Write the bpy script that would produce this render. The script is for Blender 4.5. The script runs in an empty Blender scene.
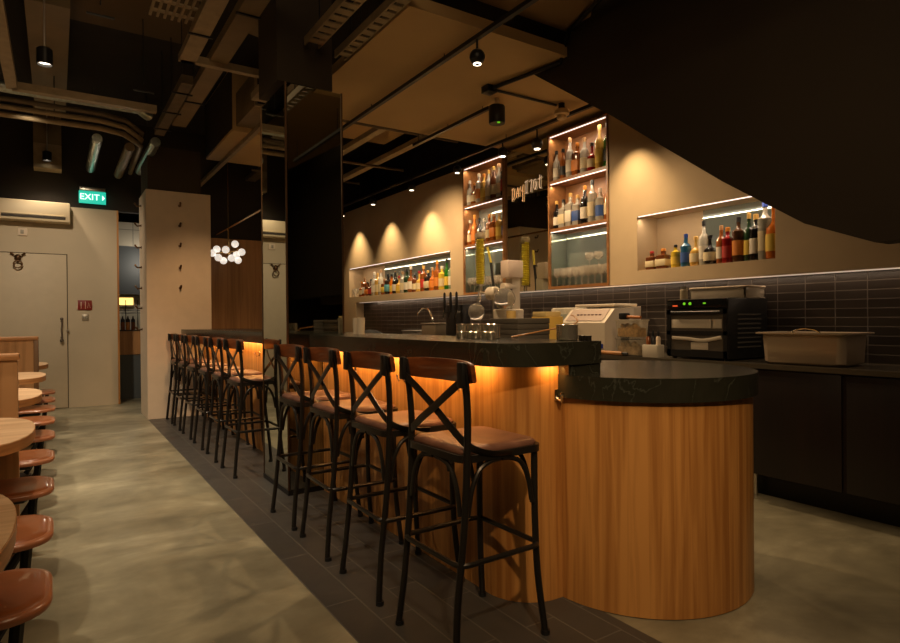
import bpy, bmesh, math, random
from mathutils import Vector, Matrix
random.seed(7)
SC = bpy.context.scene
COL = SC.collection
PI = math.pi

# ------------------------------------------------------------------ camera
YAW, PITCH, ROLL, F, EYE = .58029, -.003915, -.008356, 600.0, 1.25
cy_, sy_ = math.cos(YAW), math.sin(YAW)
r_ = Vector((cy_, -sy_, 0)); d_ = Vector((sy_, cy_, 0)); u_ = Vector((0, 0, 1))
d2 = d_*math.cos(PITCH) + u_*math.sin(PITCH); u2 = -d_*math.sin(PITCH) + u_*math.cos(PITCH)
r3 = r_*math.cos(ROLL) + u2*math.sin(ROLL); u3 = -r_*math.sin(ROLL) + u2*math.cos(ROLL)
cam_data = bpy.data.cameras.new('camera')
cam = bpy.data.objects.new('camera', cam_data); COL.objects.link(cam)
cam_data.sensor_width = 36.0; cam_data.lens = F/900*36.0; cam_data.clip_start = .05
m = Matrix((r3, u3, -d2)).transposed().to_4x4(); m.translation = Vector((0, 0, EYE))
cam.matrix_world = m
SC.camera = cam

# ------------------------------------------------------------------ view, world
SC.view_settings.view_transform = 'Standard'; SC.view_settings.look = 'None'
SC.view_settings.gamma = 1.0; SC.view_settings.exposure = 0.35
SC.view_settings.use_curve_mapping = False
W = bpy.data.worlds.new('world'); SC.world = W; W.use_nodes = True
W.node_tree.nodes['Background'].inputs[0].default_value = (1.0, .62, .32, 1)
W.node_tree.nodes['Background'].inputs[1].default_value = .02

WARM = (1.0, .60, .27); WARM2 = (1.0, .68, .38); NEUT = (1.0, .80, .58)
def spot(loc, tgt, power, deg, blend=.5, col=WARM, size=.03):
    l = bpy.data.lights.new('spot_light', 'SPOT'); l.energy = power; l.spot_size = math.radians(deg)
    l.spot_blend = blend; l.color = col; l.shadow_soft_size = size
    o = bpy.data.objects.new('spot_light', l); COL.objects.link(o); o.location = loc
    o.rotation_euler = (Vector(tgt)-Vector(loc)).to_track_quat('-Z', 'Y').to_euler()
    return o
def area(loc, tgt, power, sx, sy, col=WARM):
    l = bpy.data.lights.new('area_light', 'AREA'); l.energy = power; l.shape = 'RECTANGLE'
    l.size = sy; l.size_y = sx; l.color = col
    o = bpy.data.objects.new('area_light', l); COL.objects.link(o); o.location = loc
    o.rotation_euler = (Vector(tgt)-Vector(loc)).to_track_quat('-Z', 'Y').to_euler()
    return o
# ceiling spots over the aisle (behind and beside the camera) and over the bar, plus added fill
spot((.2, -.7, 3.5), (2.15, 2.0, 1.0), 210, 42, .9, WARM2, .05)
spot((-.1, 2.6, 3.5), (.45, 4.4, 0), 110, 80, .9, NEUT, .05)
spot((-.06, 5.7, 3.22), (.3, 6.3, 0), 190, 100, .9, NEUT, .04)
spot((-.09, 10.05, 3.45), (-.09, 10.0, 0), 30, 110, .9, NEUT, .04)
spot((-.9, 4.2, 3.6), (-.5, 4.4, .7), 130, 90, .9, NEUT, .05)
spot((-.9, 7.8, 3.6), (-.5, 7.6, .7), 130, 90, .9, NEUT, .05)
spot((-.3, 7.6, 3.5), (.2, 10.4, 1.3), 150, 75, .9, NEUT, .05)
spot((1.3, 5.9, 3.35), (1.62, 8.49, 1.0), 120, 48, .9, (1, .60, .30), .05)  # added for the warm glow on the white pillar, no fitting here
spot((2.46, 3.38, 2.98), (2.0, 3.0, 1.1), 80, 95, .8, WARM2, .03)
spot((2.46, 5.6, 3.0), (2.0, 5.4, 1.1), 70, 95, .8, WARM2, .03)
spot((3.37, 6.4, 3.05), (4.4, 6.8, 1.5), 130, 110, .9, WARM2, .04)  # this and the next two are added fill for the back wall
spot((3.37, 4.9, 3.1), (4.2, 4.4, 1.4), 110, 110, .9, WARM2, .04)
spot((3.62, 3.9, 3.15), (4.1, 2.7, 1.2), 60, 85, .9, WARM2, .04)
# wall washers of the rear track
for y, p in ((9.55, 62), (8.37, 62), (7.17, 62), (3.62, 46)):
    spot((4.09, y, 2.99), (4.37, y, 1.9), p, 84, .95, (1, .70, .37), .015)
# LED strips under the two long bar worktops
area((1.570, 3.1, 1.042), (1.95, 3.1, .35), 6.5, .02, 2.0, (1, .50, .15))
area((1.88, 1.935, 1.030), (1.88, 2.3, .5), .5, .015, .25, (1, .50, .15))
area((1.570, 6.6, 1.042), (1.95, 6.6, .35), 9, .02, 3.4, (1, .50, .15))
# LED strips of the shelves, niches and tile recess
for y, z, L, p in ((4.36, 3.15, .78, 1.8), (4.36, 2.65, .78, 1.8), (4.36, 2.145, .78, 1.8), (5.955, 3.15, .78, 1.8), (5.955, 2.65, .78, 1.8), (5.955, 2.145, .78, 1.8), (2.99, 2.14, 1.2, 2.6), (8.35, 2.14, 3.2, 5)):
    area((4.425, y, z), (4.53, y, z-.4), p, .006, L, (1, .74, .50))
area((4.47, 4.4, 1.54), (4.53, 4.4, 1.2), 6, .02, 10.0, (1, .70, .46))
# added fill panel standing in for bounced light, no lamp hangs there
area((.4, 0.8, 3.9), (1.2, 3.0, 0), 40, 2.5, 2.5, WARM2)

# ------------------------------------------------------------------ materials
MATS = {}
def nt(name):
    m = bpy.data.materials.new(name); m.use_nodes = True
    return m, m.node_tree, m.node_tree.nodes['Principled BSDF']
def mat(name, col, rough=.5, metal=0.0, trans=0.0, coat=0.0, emis=None, es=0.0, noise=0.0, nscale=8.0, bump=0.0, ior=1.45, alpha=1):
    if name in MATS: return MATS[name]
    m, t, b = nt(name)
    b.inputs['Base Color'].default_value = (*col, 1); b.inputs['Roughness'].default_value = rough
    b.inputs['Metallic'].default_value = metal; b.inputs['Transmission Weight'].default_value = trans
    b.inputs['Coat Weight'].default_value = coat; b.inputs['IOR'].default_value = ior
    if emis: b.inputs['Emission Color'].default_value = (*emis, 1); b.inputs['Emission Strength'].default_value = es
    if noise or bump:
        tc = t.nodes.new('ShaderNodeTexCoord'); n = t.nodes.new('ShaderNodeTexNoise')
        n.inputs['Scale'].default_value = nscale; n.inputs['Detail'].default_value = 5
        t.links.new(tc.outputs['Object'], n.inputs['Vector'])
        if noise:
            r = t.nodes.new('ShaderNodeValToRGB'); e = r.color_ramp.elements
            e[0].position = .3; e[1].position = .7
            e[0].color = (*[c*(1-noise) for c in col], 1); e[1].color = (*[min(1, c*(1+noise)) for c in col], 1)
            t.links.new(n.outputs['Fac'], r.inputs[0]); t.links.new(r.outputs[0], b.inputs['Base Color'])
        if bump:
            bp = t.nodes.new('ShaderNodeBump'); bp.inputs['Strength'].default_value = bump; bp.inputs['Distance'].default_value = .01
            t.links.new(n.outputs['Fac'], bp.inputs['Height']); t.links.new(bp.outputs[0], b.inputs['Normal'])
    MATS[name] = m; return m
def wood(name, c0, c1, rough=.42, sc=(38, 38, 1.3), coat=0.0):
    if name in MATS: return MATS[name]
    m, t, b = nt(name); L = t.links.new
    tc = t.nodes.new('ShaderNodeTexCoord'); mp = t.nodes.new('ShaderNodeMapping'); mp.inputs['Scale'].default_value = sc
    L(tc.outputs['Object'], mp.inputs[0])
    n = t.nodes.new('ShaderNodeTexNoise'); n.inputs['Scale'].default_value = 1; n.inputs['Detail'].default_value = 6; n.inputs['Distortion'].default_value = .6
    L(mp.outputs[0], n.inputs['Vector'])
    mp2 = t.nodes.new('ShaderNodeMapping'); mp2.inputs['Scale'].default_value = tuple(s*.22 for s in sc); L(tc.outputs['Object'], mp2.inputs[0])
    n2 = t.nodes.new('ShaderNodeTexNoise'); n2.inputs['Scale'].default_value = 1; n2.inputs['Detail'].default_value = 3; n2.inputs['Distortion'].default_value = 1.5
    L(mp2.outputs[0], n2.inputs['Vector'])
    mx = t.nodes.new('ShaderNodeMath'); mx.operation = 'ADD'; L(n.outputs['Fac'], mx.inputs[0]); L(n2.outputs['Fac'], mx.inputs[1])
    hf = t.nodes.new('ShaderNodeMath'); hf.operation = 'MULTIPLY'; hf.inputs[1].default_value = .5; L(mx.outputs[0], hf.inputs[0])
    r = t.nodes.new('ShaderNodeValToRGB'); e = r.color_ramp.elements
    e[0].position = .39; e[0].color = (*c0, 1); e[1].position = .59; e[1].color = (*c1, 1)
    L(hf.outputs[0], r.inputs[0]); L(r.outputs[0], b.inputs['Base Color'])
    bp = t.nodes.new('ShaderNodeBump'); bp.inputs['Strength'].default_value = .15; bp.inputs['Distance'].default_value = .003
    L(n.outputs['Fac'], bp.inputs['Height']); L(bp.outputs[0], b.inputs['Normal'])
    b.inputs['Roughness'].default_value = rough; b.inputs['Coat Weight'].default_value = coat
    MATS[name] = m; return m
def tiles(name, c0, c1, mortar, w, h, msize, plane='yz', rough=.3, offset=0.0, bumpd=.004):
    m, t, b = nt(name); L = t.links.new
    tc = t.nodes.new('ShaderNodeTexCoord'); sp = t.nodes.new('ShaderNodeSeparateXYZ'); cb = t.nodes.new('ShaderNodeCombineXYZ')
    L(tc.outputs['Object'], sp.inputs[0])
    L(sp.outputs['XYZ'.index(plane[0].upper())], cb.inputs[0]); L(sp.outputs['XYZ'.index(plane[1].upper())], cb.inputs[1])
    br = t.nodes.new('ShaderNodeTexBrick'); br.offset = offset; br.inputs['Scale'].default_value = 1
    br.inputs['Brick Width'].default_value = w; br.inputs['Row Height'].default_value = h; br.inputs['Mortar Size'].default_value = msize
    br.inputs['Mortar Smooth'].default_value = .2
    br.inputs['Color1'].default_value = (*c0, 1); br.inputs['Color2'].default_value = (*c1, 1); br.inputs['Mortar'].default_value = (*mortar, 1)
    L(cb.outputs[0], br.inputs['Vector']); L(br.outputs['Color'], b.inputs['Base Color'])
    bp = t.nodes.new('ShaderNodeBump'); bp.invert = True; bp.inputs['Strength'].default_value = .6; bp.inputs['Distance'].default_value = bumpd
    L(br.outputs['Fac'], bp.inputs['Height']); L(bp.outputs[0], b.inputs['Normal'])
    n = t.nodes.new('ShaderNodeTexNoise'); n.inputs['Scale'].default_value = 6; L(tc.outputs['Object'], n.inputs['Vector'])
    mr = t.nodes.new('ShaderNodeMapRange'); mr.inputs['To Min'].default_value = rough-.08; mr.inputs['To Max'].default_value = rough+.18
    L(n.outputs['Fac'], mr.inputs['Value']); L(mr.outputs[0], b.inputs['Roughness'])
    MATS[name] = m; return m
def concrete():
    m, t, b = nt('polished_concrete'); L = t.links.new
    tc = t.nodes.new('ShaderNodeTexCoord')
    n1 = t.nodes.new('ShaderNodeTexNoise'); n1.inputs['Scale'].default_value = .9; n1.inputs['Detail'].default_value = 8; n1.inputs['Roughness'].default_value = .6
    n1.inputs['Distortion'].default_value = .5
    mp = t.nodes.new('ShaderNodeMapping'); mp.inputs['Scale'].default_value = (1.4, 2.0, 1); mp.inputs['Rotation'].default_value = (0, 0, .5)
    L(tc.outputs['Object'], mp.inputs[0]); L(mp.outputs[0], n1.inputs['Vector'])
    r = t.nodes.new('ShaderNodeValToRGB'); e = r.color_ramp.elements
    e[0].position = .32; e[0].color = (.15, .132, .082, 1); e[1].position = .70; e[1].color = (.42, .385, .265, 1)
    k = e.new(.55); k.color = (.265, .240, .158, 1)
    L(n1.outputs['Fac'], r.inputs[0])
    n2 = t.nodes.new('ShaderNodeTexNoise'); n2.inputs['Scale'].default_value = 5.5; n2.inputs['Detail'].default_value = 7; L(tc.outputs['Object'], n2.inputs['Vector'])
    mx = t.nodes.new('ShaderNodeMixRGB'); mx.blend_type = 'OVERLAY'; mx.inputs[0].default_value = .42
    L(r.outputs[0], mx.inputs[1]); L(n2.outputs['Fac'], mx.inputs[2]); L(mx.outputs[0], b.inputs['Base Color'])
    mr = t.nodes.new('ShaderNodeMapRange'); mr.inputs['To Min'].default_value = .52; mr.inputs['To Max'].default_value = .22
    L(n1.outputs['Fac'], mr.inputs['Value']); L(mr.outputs[0], b.inputs['Roughness'])
    bp = t.nodes.new('ShaderNodeBump'); bp.inputs['Strength'].default_value = .1; bp.inputs['Distance'].default_value = .01
    L(n2.outputs['Fac'], bp.inputs['Height']); L(bp.outputs[0], b.inputs['Normal'])
    MATS['concrete'] = m; return m
def marble():
    m, t, b = nt('dark_green_marble'); L = t.links.new
    tc = t.nodes.new('ShaderNodeTexCoord')
    n = t.nodes.new('ShaderNodeTexNoise'); n.inputs['Scale'].default_value = 1.6; n.inputs['Detail'].default_value = 6; n.inputs['Distortion'].default_value = 2.4
    L(tc.outputs['Object'], n.inputs['Vector'])
    s = t.nodes.new('ShaderNodeMath'); s.operation = 'SUBTRACT'; s.inputs[1].default_value = .5; L(n.outputs['Fac'], s.inputs[0])
    a = t.nodes.new('ShaderNodeMath'); a.operation = 'ABSOLUTE'; L(s.outputs[0], a.inputs[0])
    r = t.nodes.new('ShaderNodeValToRGB'); e = r.color_ramp.elements
    e[0].position = 0; e[0].color = (.050, .053, .040, 1); e[1].position = .007; e[1].color = (.020, .020, .013, 1)
    k = e.new(.2); k.color = (.028, .027, .018, 1)
    L(a.outputs[0], r.inputs[0]); L(r.outputs[0], b.inputs['Base Color']); b.inputs['Roughness'].default_value = .22
    MATS['marble'] = m; return m

M_FLOOR = concrete(); M_MARB = marble()
M_DTILE = tiles('slate_floor_tiles', (.046, .044, .040), (.060, .056, .050), (.105, .10, .085), .62, .152, .004, 'yx', .38, .37)
M_BTILE = tiles('black_wall_tiles', (.024, .018, .014), (.038, .029, .023), (.12, .10, .08), .20, .062, .003, 'yz', .30, 0)
M_WTILE = tiles('white_wall_tiles', (.5, .46, .38), (.54, .5, .42), (.2, .2, .18), .3, .3, .006, 'xz', .4, 0)
M_OAK = wood('oak_veneer', (.35, .140, .030), (.58, .275, .072))
M_OAK2 = wood('oak_panel', (.30, .145, .050), (.47, .245, .095), sc=(22, 22, .9))
M_OAKTOP = wood('light_oak_top', (.50, .31, .16), (.68, .46, .27), sc=(2, 30, 30))
M_OAKEDGE = wood('oak_edge', (.33, .15, .05), (.48, .23, .08), sc=(3, 3, 60))
M_RAIL = wood('stained_elm', (.10, .026, .008), (.24, .070, .020), rough=.3, sc=(30, 3, 30), coat=.4)
M_SEATW = wood('brown_leather_seat', (.125, .056, .036), (.21, .10, .064), rough=.42, sc=(9, 9, 9))
M_SHELFW = wood('teak_shelf', (.20, .085, .026), (.34, .155, .050), sc=(14, 2.0, 14))
M_WALL = mat('beige_plaster', (.47, .355, .215), .8, noise=.06, nscale=3, bump=.25)
M_EWALL = mat('greige_paint', (.52, .435, .30), .7, noise=.04, nscale=2)
M_WHITE = mat('off_white_paint', (.68, .56, .42), .65, noise=.03)
M_CEIL = mat('black_ceiling', (.022, .017, .012), .85, noise=.2, nscale=2)
M_DWALL = mat('dark_brown_wall', (.040, .027, .014), .8, noise=.15, nscale=2)
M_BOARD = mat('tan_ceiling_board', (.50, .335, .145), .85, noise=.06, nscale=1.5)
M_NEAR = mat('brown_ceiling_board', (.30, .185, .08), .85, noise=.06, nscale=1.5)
M_SOFF = mat('stair_soffit_brown', (.030, .020, .010), .8, noise=.12, nscale=1.2)
M_TRAY = mat('galvanised_tray', (.34, .26, .15), .5, .3, noise=.15, nscale=12)
M_DTRAY = mat('dull_tray', (.13, .095, .055), .6, .3, noise=.2, nscale=9)
M_DUCT = mat('duct_metal', (.21, .15, .075), .55, .25, noise=.12, nscale=4)
M_FOIL = mat('silver_foil', (.5, .55, .5), .3, .8, noise=.2, nscale=25, bump=.4)
M_BLK = mat('black_powder_coat', (.016, .015, .014), .38, .3)
M_IRON = mat('gunmetal_tube', (.045, .040, .034), .34, .75)
M_PLAS = mat('black_plastic', (.014, .014, .014), .35)
M_STEEL = mat('brushed_steel', (.62, .58, .50), .28, 1.0)
M_CHROME = mat('chrome', (.85, .82, .75), .08, 1.0)
M_BRASS = mat('brass', (.62, .40, .15), .25, 1.0)
M_BRONZE = mat('dark_bronze', (.12, .065, .03), .4, .8)
M_MIRR = mat('tinted_mirror', (.60, .60, .50), .015, 1.0)
M_MIRD = mat('smoked_mirror', (.42, .43, .38), .03, 1.0)
M_MIRS = mat('mirror_teal_reflection', (.40, .46, .40), .04, .72)  # teal put into the base colour stands in for the room's reflection
M_LED = mat('led_strip', (1, .9, .8), .5, emis=(1, .84, .74), es=1.15)
M_LEDW = mat('led_strip_soft', (1, .9, .8), .5, emis=(1, .76, .56), es=.38)
M_LENS = mat('lamp_lens', (1, 1, 1), .5, emis=(1, .86, .66), es=4)
M_GLOBE = mat('globe_glass', (.9, .88, .84), .3, emis=(1, .90, .78), es=.55)
M_DCAB = wood('wenge_cabinet', (.006, .003, .002), (.011, .005, .004), rough=.45, sc=(30, 30, 1))
M_DEVW = mat('cream_device', (.62, .54, .42), .4)
M_GLASS = mat('clear_glass', (.95, .95, .92), .02, trans=1.0, ior=1.3)
M_GLASSY = mat('pale_glass', (.95, .91, .83), .04, trans=.84, ior=1.4)
M_LEATH = mat('tan_leather', (.25, .075, .020), .36, coat=.3, noise=.12, nscale=10)
M_LEATHE = mat('leather_piping', (.34, .13, .06), .28, coat=.4)

# ------------------------------------------------------------------ mesh tools
class MB:
    def __init__(s): s.bm = bmesh.new()
    def box(s, a, b, bev=0.0, seg=2, rot=None, pivot=None):
        x0, y0, z0 = (min(a[i], b[i]) for i in range(3)); x1, y1, z1 = (max(a[i], b[i]) for i in range(3))
        vs = [s.bm.verts.new(p) for p in ((x0,y0,z0),(x1,y0,z0),(x1,y1,z0),(x0,y1,z0),(x0,y0,z1),(x1,y0,z1),(x1,y1,z1),(x0,y1,z1))]
        fs = [s.bm.faces.new([vs[i] for i in q]) for q in ((0,3,2,1),(4,5,6,7),(0,1,5,4),(1,2,6,5),(2,3,7,6),(3,0,4,7))]
        if bev:
            es = list({e for f in fs for e in f.edges})
            r = bmesh.ops.bevel(s.bm, geom=es, offset=bev, segments=seg, affect='EDGES', profile=.5)
            vs = list({v for f in r['faces'] for v in f.verts} | {v for v in vs if v.is_valid})
        if rot is not None:
            c = Vector(pivot) if pivot else Vector(((x0+x1)/2, (y0+y1)/2, (z0+z1)/2))
            for v in vs: v.co = c + rot @ (v.co - c)
        return s
    def rings(s, rings, capa=True, capb=True, closed=True):
        R = [[s.bm.verts.new(p) for p in ring] for ring in rings]
        n = len(R[0])
        for a, b in zip(R, R[1:]):
            for i in range(n if closed else n-1):
                j = (i+1) % n
                s.bm.faces.new((a[i], a[j], b[j], b[i]))
        if capa and n > 2: s.bm.faces.new(list(reversed(R[0])))
        if capb and n > 2: s.bm.faces.new(R[-1])
        return s
    def lathe(s, prof, c=(0,0,0), n=16, axis='Z', caps=True):
        rs = []
        for r, h in prof:
            ring = []
            for i in range(n):
                a = 2*PI*i/n; p, q = r*math.cos(a), r*math.sin(a)
                v = (p, q, h) if axis == 'Z' else ((h, p, q) if axis == 'X' else (q, h, p))
                ring.append((c[0]+v[0], c[1]+v[1], c[2]+v[2]))
            rs.append(ring)
        return s.rings(rs, caps, caps)
    def cyl(s, c, r, h, n=16, axis='Z'): return s.lathe([(r, 0), (r, h)], c, n, axis)
    def sphere(s, c, r, n=14, sz=1.0):
        k = n//2
        return s.lathe([(max(r*math.sin(PI*i/k), r*.02), -r*sz*math.cos(PI*i/k)) for i in range(k+1)], c, n)
    def tube(s, pts, r, n=8, closed=False, flat=None, up=None):
        P = [Vector(p) for p in pts]; N = len(P); rs = []; prev = None
        for i in range(N):
            if closed: t = (P[(i+1) % N] - P[i-1])
            else: t = P[min(i+1, N-1)] - P[max(i-1, 0)]
            t.normalize()
            if prev is None:
                ref = Vector(up) if up else (Vector((0,0,1)) if abs(t.z) < .9 else Vector((1,0,0)))
                a = t.cross(ref).normalized()
            else:
                a = (prev - t*prev.dot(t)).normalized()
            prev = a; b = t.cross(a)
            ra, rb = (r, r) if flat is None else flat
            rs.append([P[i] + a*math.cos(2*PI*k/n+PI/n)*ra + b*math.sin(2*PI*k/n+PI/n)*rb for k in range(n)])
        if closed:
            R = [[s.bm.verts.new(p) for p in ring] for ring in rs]
            for i in range(N):
                A, B = R[i], R[(i+1) % N]
                for k in range(n):
                    j = (k+1) % n; s.bm.faces.new((A[k], A[j], B[j], B[k]))
            return s
        return s.rings(rs)
    def prism(s, poly, z0, z1, axis='Z'):
        def f(p, h): return (p[0], p[1], h) if axis == 'Z' else ((h, p[0], p[1]) if axis == 'X' else (p[0], h, p[1]))
        return s.rings([[f(p, z0) for p in poly], [f(p, z1) for p in poly]])
    def build(s, name, mat, parent=None, sharp=35, origin=None):
        bm = s.bm; bmesh.ops.recalc_face_normals(bm, faces=bm.faces[:])
        if parent is not None:
            off = Vector((0,0,0)); p = parent
            while p is not None: off += Vector(p.location); p = p.parent
        elif origin is not None: off = Vector(origin)
        else:
            xs = [v.co for v in bm.verts]
            off = Vector(((min(v.x for v in xs)+max(v.x for v in xs))/2, (min(v.y for v in xs)+max(v.y for v in xs))/2, min(v.z for v in xs)))
        me = bpy.data.meshes.new(name)
        for v in bm.verts: v.co -= off
        bm.to_mesh(me); bm.free()
        me.materials.append(mat)
        me.polygons.foreach_set('use_smooth', [True]*len(me.polygons))
        try: me.set_sharp_from_angle(angle=math.radians(sharp))
        except Exception: pass
        o = bpy.data.objects.new(name, me); COL.objects.link(o)
        if parent is not None: o.parent = parent
        else: o.location = off
        return o
def islands(mb, name, m_, parent, sharp=35):
    bm = mb.bm; bm.verts.index_update(); seen = set(); out = []
    bm.verts.ensure_lookup_table()
    for v in bm.verts:
        if v.index in seen: continue
        st_ = [v]; seen.add(v.index); comp = []
        while st_:
            a = st_.pop(); comp.append(a)
            for e in a.link_edges:
                b_ = e.other_vert(a)
                if b_.index not in seen: seen.add(b_.index); st_.append(b_)
        n = MB(); mp = {a.index: n.bm.verts.new(a.co) for a in comp}
        fs = {f for a in comp for f in a.link_faces}
        for f in fs: n.bm.faces.new([mp[q.index] for q in f.verts])
        out.append(n.build(name, m_, parent, sharp))
    bm.free(); return out
def bez(p0, p1, p2, n=8):
    p0, p1, p2 = map(Vector, (p0, p1, p2))
    return [p0*(1-t)**2 + p1*2*t*(1-t) + p2*t*t for t in (i/n for i in range(n+1))]
def spline(pts, n=6):
    P = [Vector(p) for p in pts]; P = [P[0]*2-P[1]] + P + [P[-1]*2-P[-2]]; out = []
    for i in range(1, len(P)-2):
        for k in range(n):
            t = k/n; a, b, c, d = P[i-1], P[i], P[i+1], P[i+2]
            out.append(.5*((2*b)+(c-a)*t+(2*a-5*b+4*c-d)*t*t+(3*b-a-3*c+d)*t**3))
    out.append(P[-2]); return out
def rrect(x0, y0, x1, y1, r, n=5):
    o = []
    for cx, cy, a0 in ((x1-r, y1-r, 0), (x0+r, y1-r, PI/2), (x0+r, y0+r, PI), (x1-r, y0+r, 1.5*PI)):
        for i in range(n+1):
            a = a0+PI/2*i/n; o.append((cx+r*math.cos(a), cy+r*math.sin(a)))
    return o
def tag(o, label, cat=None, group=None, kind=None):
    if label: o['label'] = label
    if cat: o['category'] = cat
    if group: o['group'] = group
    if kind: o['kind'] = kind
    return o
def empty(name, loc, label, cat, group=None):
    o = bpy.data.objects.new(name, None); COL.objects.link(o); o.location = loc; o.empty_display_size = .1
    return tag(o, label, cat, group)
def struct(o): o['kind'] = 'structure'; return o
def dup(root, loc, label, rotz=None, group=None, mats=None):
    r = root.copy(); COL.objects.link(r); r.location = loc
    if rotz is not None: r.rotation_euler = (0, 0, rotz)
    r['label'] = label
    if group: r['group'] = group
    for ch in [c for c in ALLCH(root)]:
        c = ch.copy(); COL.objects.link(c); c.parent = r
        for g in ALLCH(ch):
            d = g.copy(); COL.objects.link(d); d.parent = c
    return r
def ALLCH(o): return [x for x in bpy.data.objects if x.parent == o]
def ORD(n): return ['first','second','third','fourth','fifth','sixth','seventh','eighth','ninth','tenth','eleventh','twelfth','thirteenth','fourteenth','fifteenth','sixteenth','seventeenth','eighteenth','nineteenth','twentieth','twenty-first','twenty-second','twenty-third','twenty-fourth'][n]

# ================================================================== SETTING
XW = 4.40      # front plane of the block wall behind the bar
struct(MB().box((-3, -3, -.1), (5.2, 13, 0)).build('floor', M_FLOOR, origin=(0, 0, 0)))
struct(MB().box((-3, -3, 4.3), (5.2, 13, 4.4)).build('ceiling', M_CEIL))
# slate tile strip under the stools
struct(MB().box((.965, -2.0, -.01), (1.93, 8.49, .003)).build('trim_1', M_DTILE, origin=(1.117, 0, 0)))
struct(MB().box((-3.1, -3, 0), (-3.0, 13, 4.3)).build('wall_left', mat('teal_grey_paint', (.13, .165, .14), .7, noise=.05)))
struct(MB().box((-3, -3.1, 0), (5.2, -3, 4.3)).build('wall_near', M_DWALL))
struct(MB().box((-3, 10.40, 0), (.775, 10.52, 2.94)).build('wall_far', M_EWALL))
struct(MB().box((-3, 10.44, 2.94), (5.2, 10.56, 4.3)).build('wall_above', M_CEIL))
struct(MB().box((.775, 10.385, 0), (.80, 10.53, 2.94)).build('trim_2', M_OAK))
struct(MB().box((1.65, 10.40, 0), (4.9, 10.52, 2.62)).build('wall_far_panelled', M_OAK2))
struct(MB().box((1.65, 10.42, 2.62), (4.9, 10.54, 2.95)).build('wall_far_upper', M_CEIL))
struct(MB().box((-3, 12.9, 0), (5.2, 13, 4.3)).build('wall_annex', M_DWALL))
# door in the far wall
dz = 2.232
d = MB().box((-.80, 10.385, .01), (.128, 10.42, dz), .003).build('door_1', mat('door_paint', (.545, .455, .315), .6, noise=.03))
struct(d)
fr = MB()
fr.box((.128, 10.392, 0), (.140, 10.405, dz+.012)).box((-.812, 10.392, dz), (.14, 10.405, dz+.012)).box((-.812, 10.392, 0), (-.80, 10.405, dz))
fr.build('door_gap', mat('shadow_gap', (.10, .08, .05), .8), d)
h = MB().tube(spline([(.062, 10.33, 1.29), (.066, 10.33, 1.22), (.058, 10.325, 1.14), (.066, 10.33, 1.06), (.062, 10.33, 1.0)]), .011, 8)
for z, r in ((1.30, .022), (1.265, .015), (1.03, .017), (.985, .026)): h.sphere((.062, 10.345, z), r, 10)
h.box((.054, 10.33, 1.2), (.070, 10.39, 1.212)).box((.054, 10.33, 1.05), (.070, 10.39, 1.062))
h.build('door_handle', mat('old_iron', (.16, .13, .10), .5, .7), d)
MB().lathe([(.018, 0), (.018, .03), (.012, .035)], (.135, 10.35, 1.13), 12, 'Y').build('door_latch', M_STEEL, d)
k = MB().sphere((-.446, 10.36, 2.165), .045, 12, 1.1)
k.tube([(-.49, 10.35, 2.20), (-.53, 10.34, 2.235)], .012, 6).tube([(-.40, 10.35, 2.20), (-.36, 10.34, 2.235)], .012, 6)
k.tube([(-.446+.05*math.cos(a), 10.33, 2.07+.05*math.sin(a)) for a in [i*PI/8 for i in range(16)]], .010, 6, True)
k.build('door_knocker', M_BRONZE, d)

# right hand block wall with its niches, tile recess below
def wall_holes(mb, ylo, yhi, zlo, zhi, holes, x0, x1):
    ys = sorted({ylo, yhi, *[h[0] for h in holes], *[h[1] for h in holes]}); zs = sorted({zlo, zhi, *[h[2] for h in holes], *[h[3] for h in holes]})
    for a, b in zip(ys, ys[1:]):
        run = None
        for c, e in zip(zs, zs[1:]):
            my, mz = (a+b)/2, (c+e)/2
            solid = not any(h[0] < my < h[1] and h[2] < mz < h[3] for h in holes)
            if solid:
                if run is None: run = [c, e]
                else: run[1] = e
            if (not solid or e == zhi) and run is not None:
                mb.box((x0, a, run[0]), (x1, b, run[1])); run = None
ZB, ZT = 1.556, 3.194
NL = (6.69, 10.0, 1.655, 2.165); CC = (3.94, 6.375, 1.556, 3.194); NR = (2.365, 3.61, 1.675, 2.165)
wm = MB(); wall_holes(wm, -3, 10.4, ZB, ZT, [NL, CC, NR], XW, XW+.28)
wm.box((XW, 9.72, 0), (XW+.28, 10.4, ZB))
wm.box((XW+.28, 6.4, ZB), (XW+.36, 10.4, ZT)).box((XW+.28, -3, ZB), (XW+.36, 3.9, ZT))
struct(wm.build('wall_right', M_WALL))
struct(MB().box((XW+.15, -3, .9), (XW+.30, 9.72, ZB)).build('wall_right_tiled', M_BTILE, origin=(0, .03, .93)))
struct(MB().box((XW+.75, -3, 0), (XW+.85, 13, 4.3)).build('wall_right_rear', M_CEIL))
# niche mirrors and strips (fixed to the wall)
struct(MB().box((XW+.255, 6.69, NL[2]), (XW+.278, 9.1, NL[3])).build('niche_mirror_1', M_MIRS))
struct(MB().box((XW+.255, 2.365, NR[2]), (XW+.278, 3.12, NR[3])).build('niche_mirror_2', M_MIRS))

def led(name, a, b, label, m=M_LED):
    o = MB().box(a, b).build(name, m); return tag(o, label, 'light strip')
led('led_strip', (XW+.004, 6.72, 2.156), (XW+.012, 9.97, 2.163), 'thin white LED strip along the top edge of the long far wall niche')
led('led_strip', (XW+.004, 2.38, 2.156), (XW+.012, 3.60, 2.163), 'thin white LED strip along the top edge of the small near wall niche')
led('led_strip', (XW+.06, -1.0, 1.546), (XW+.075, 9.7, 1.5535), 'long LED strip under the beige wall block above the black tiles', M_LEDW)

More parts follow.
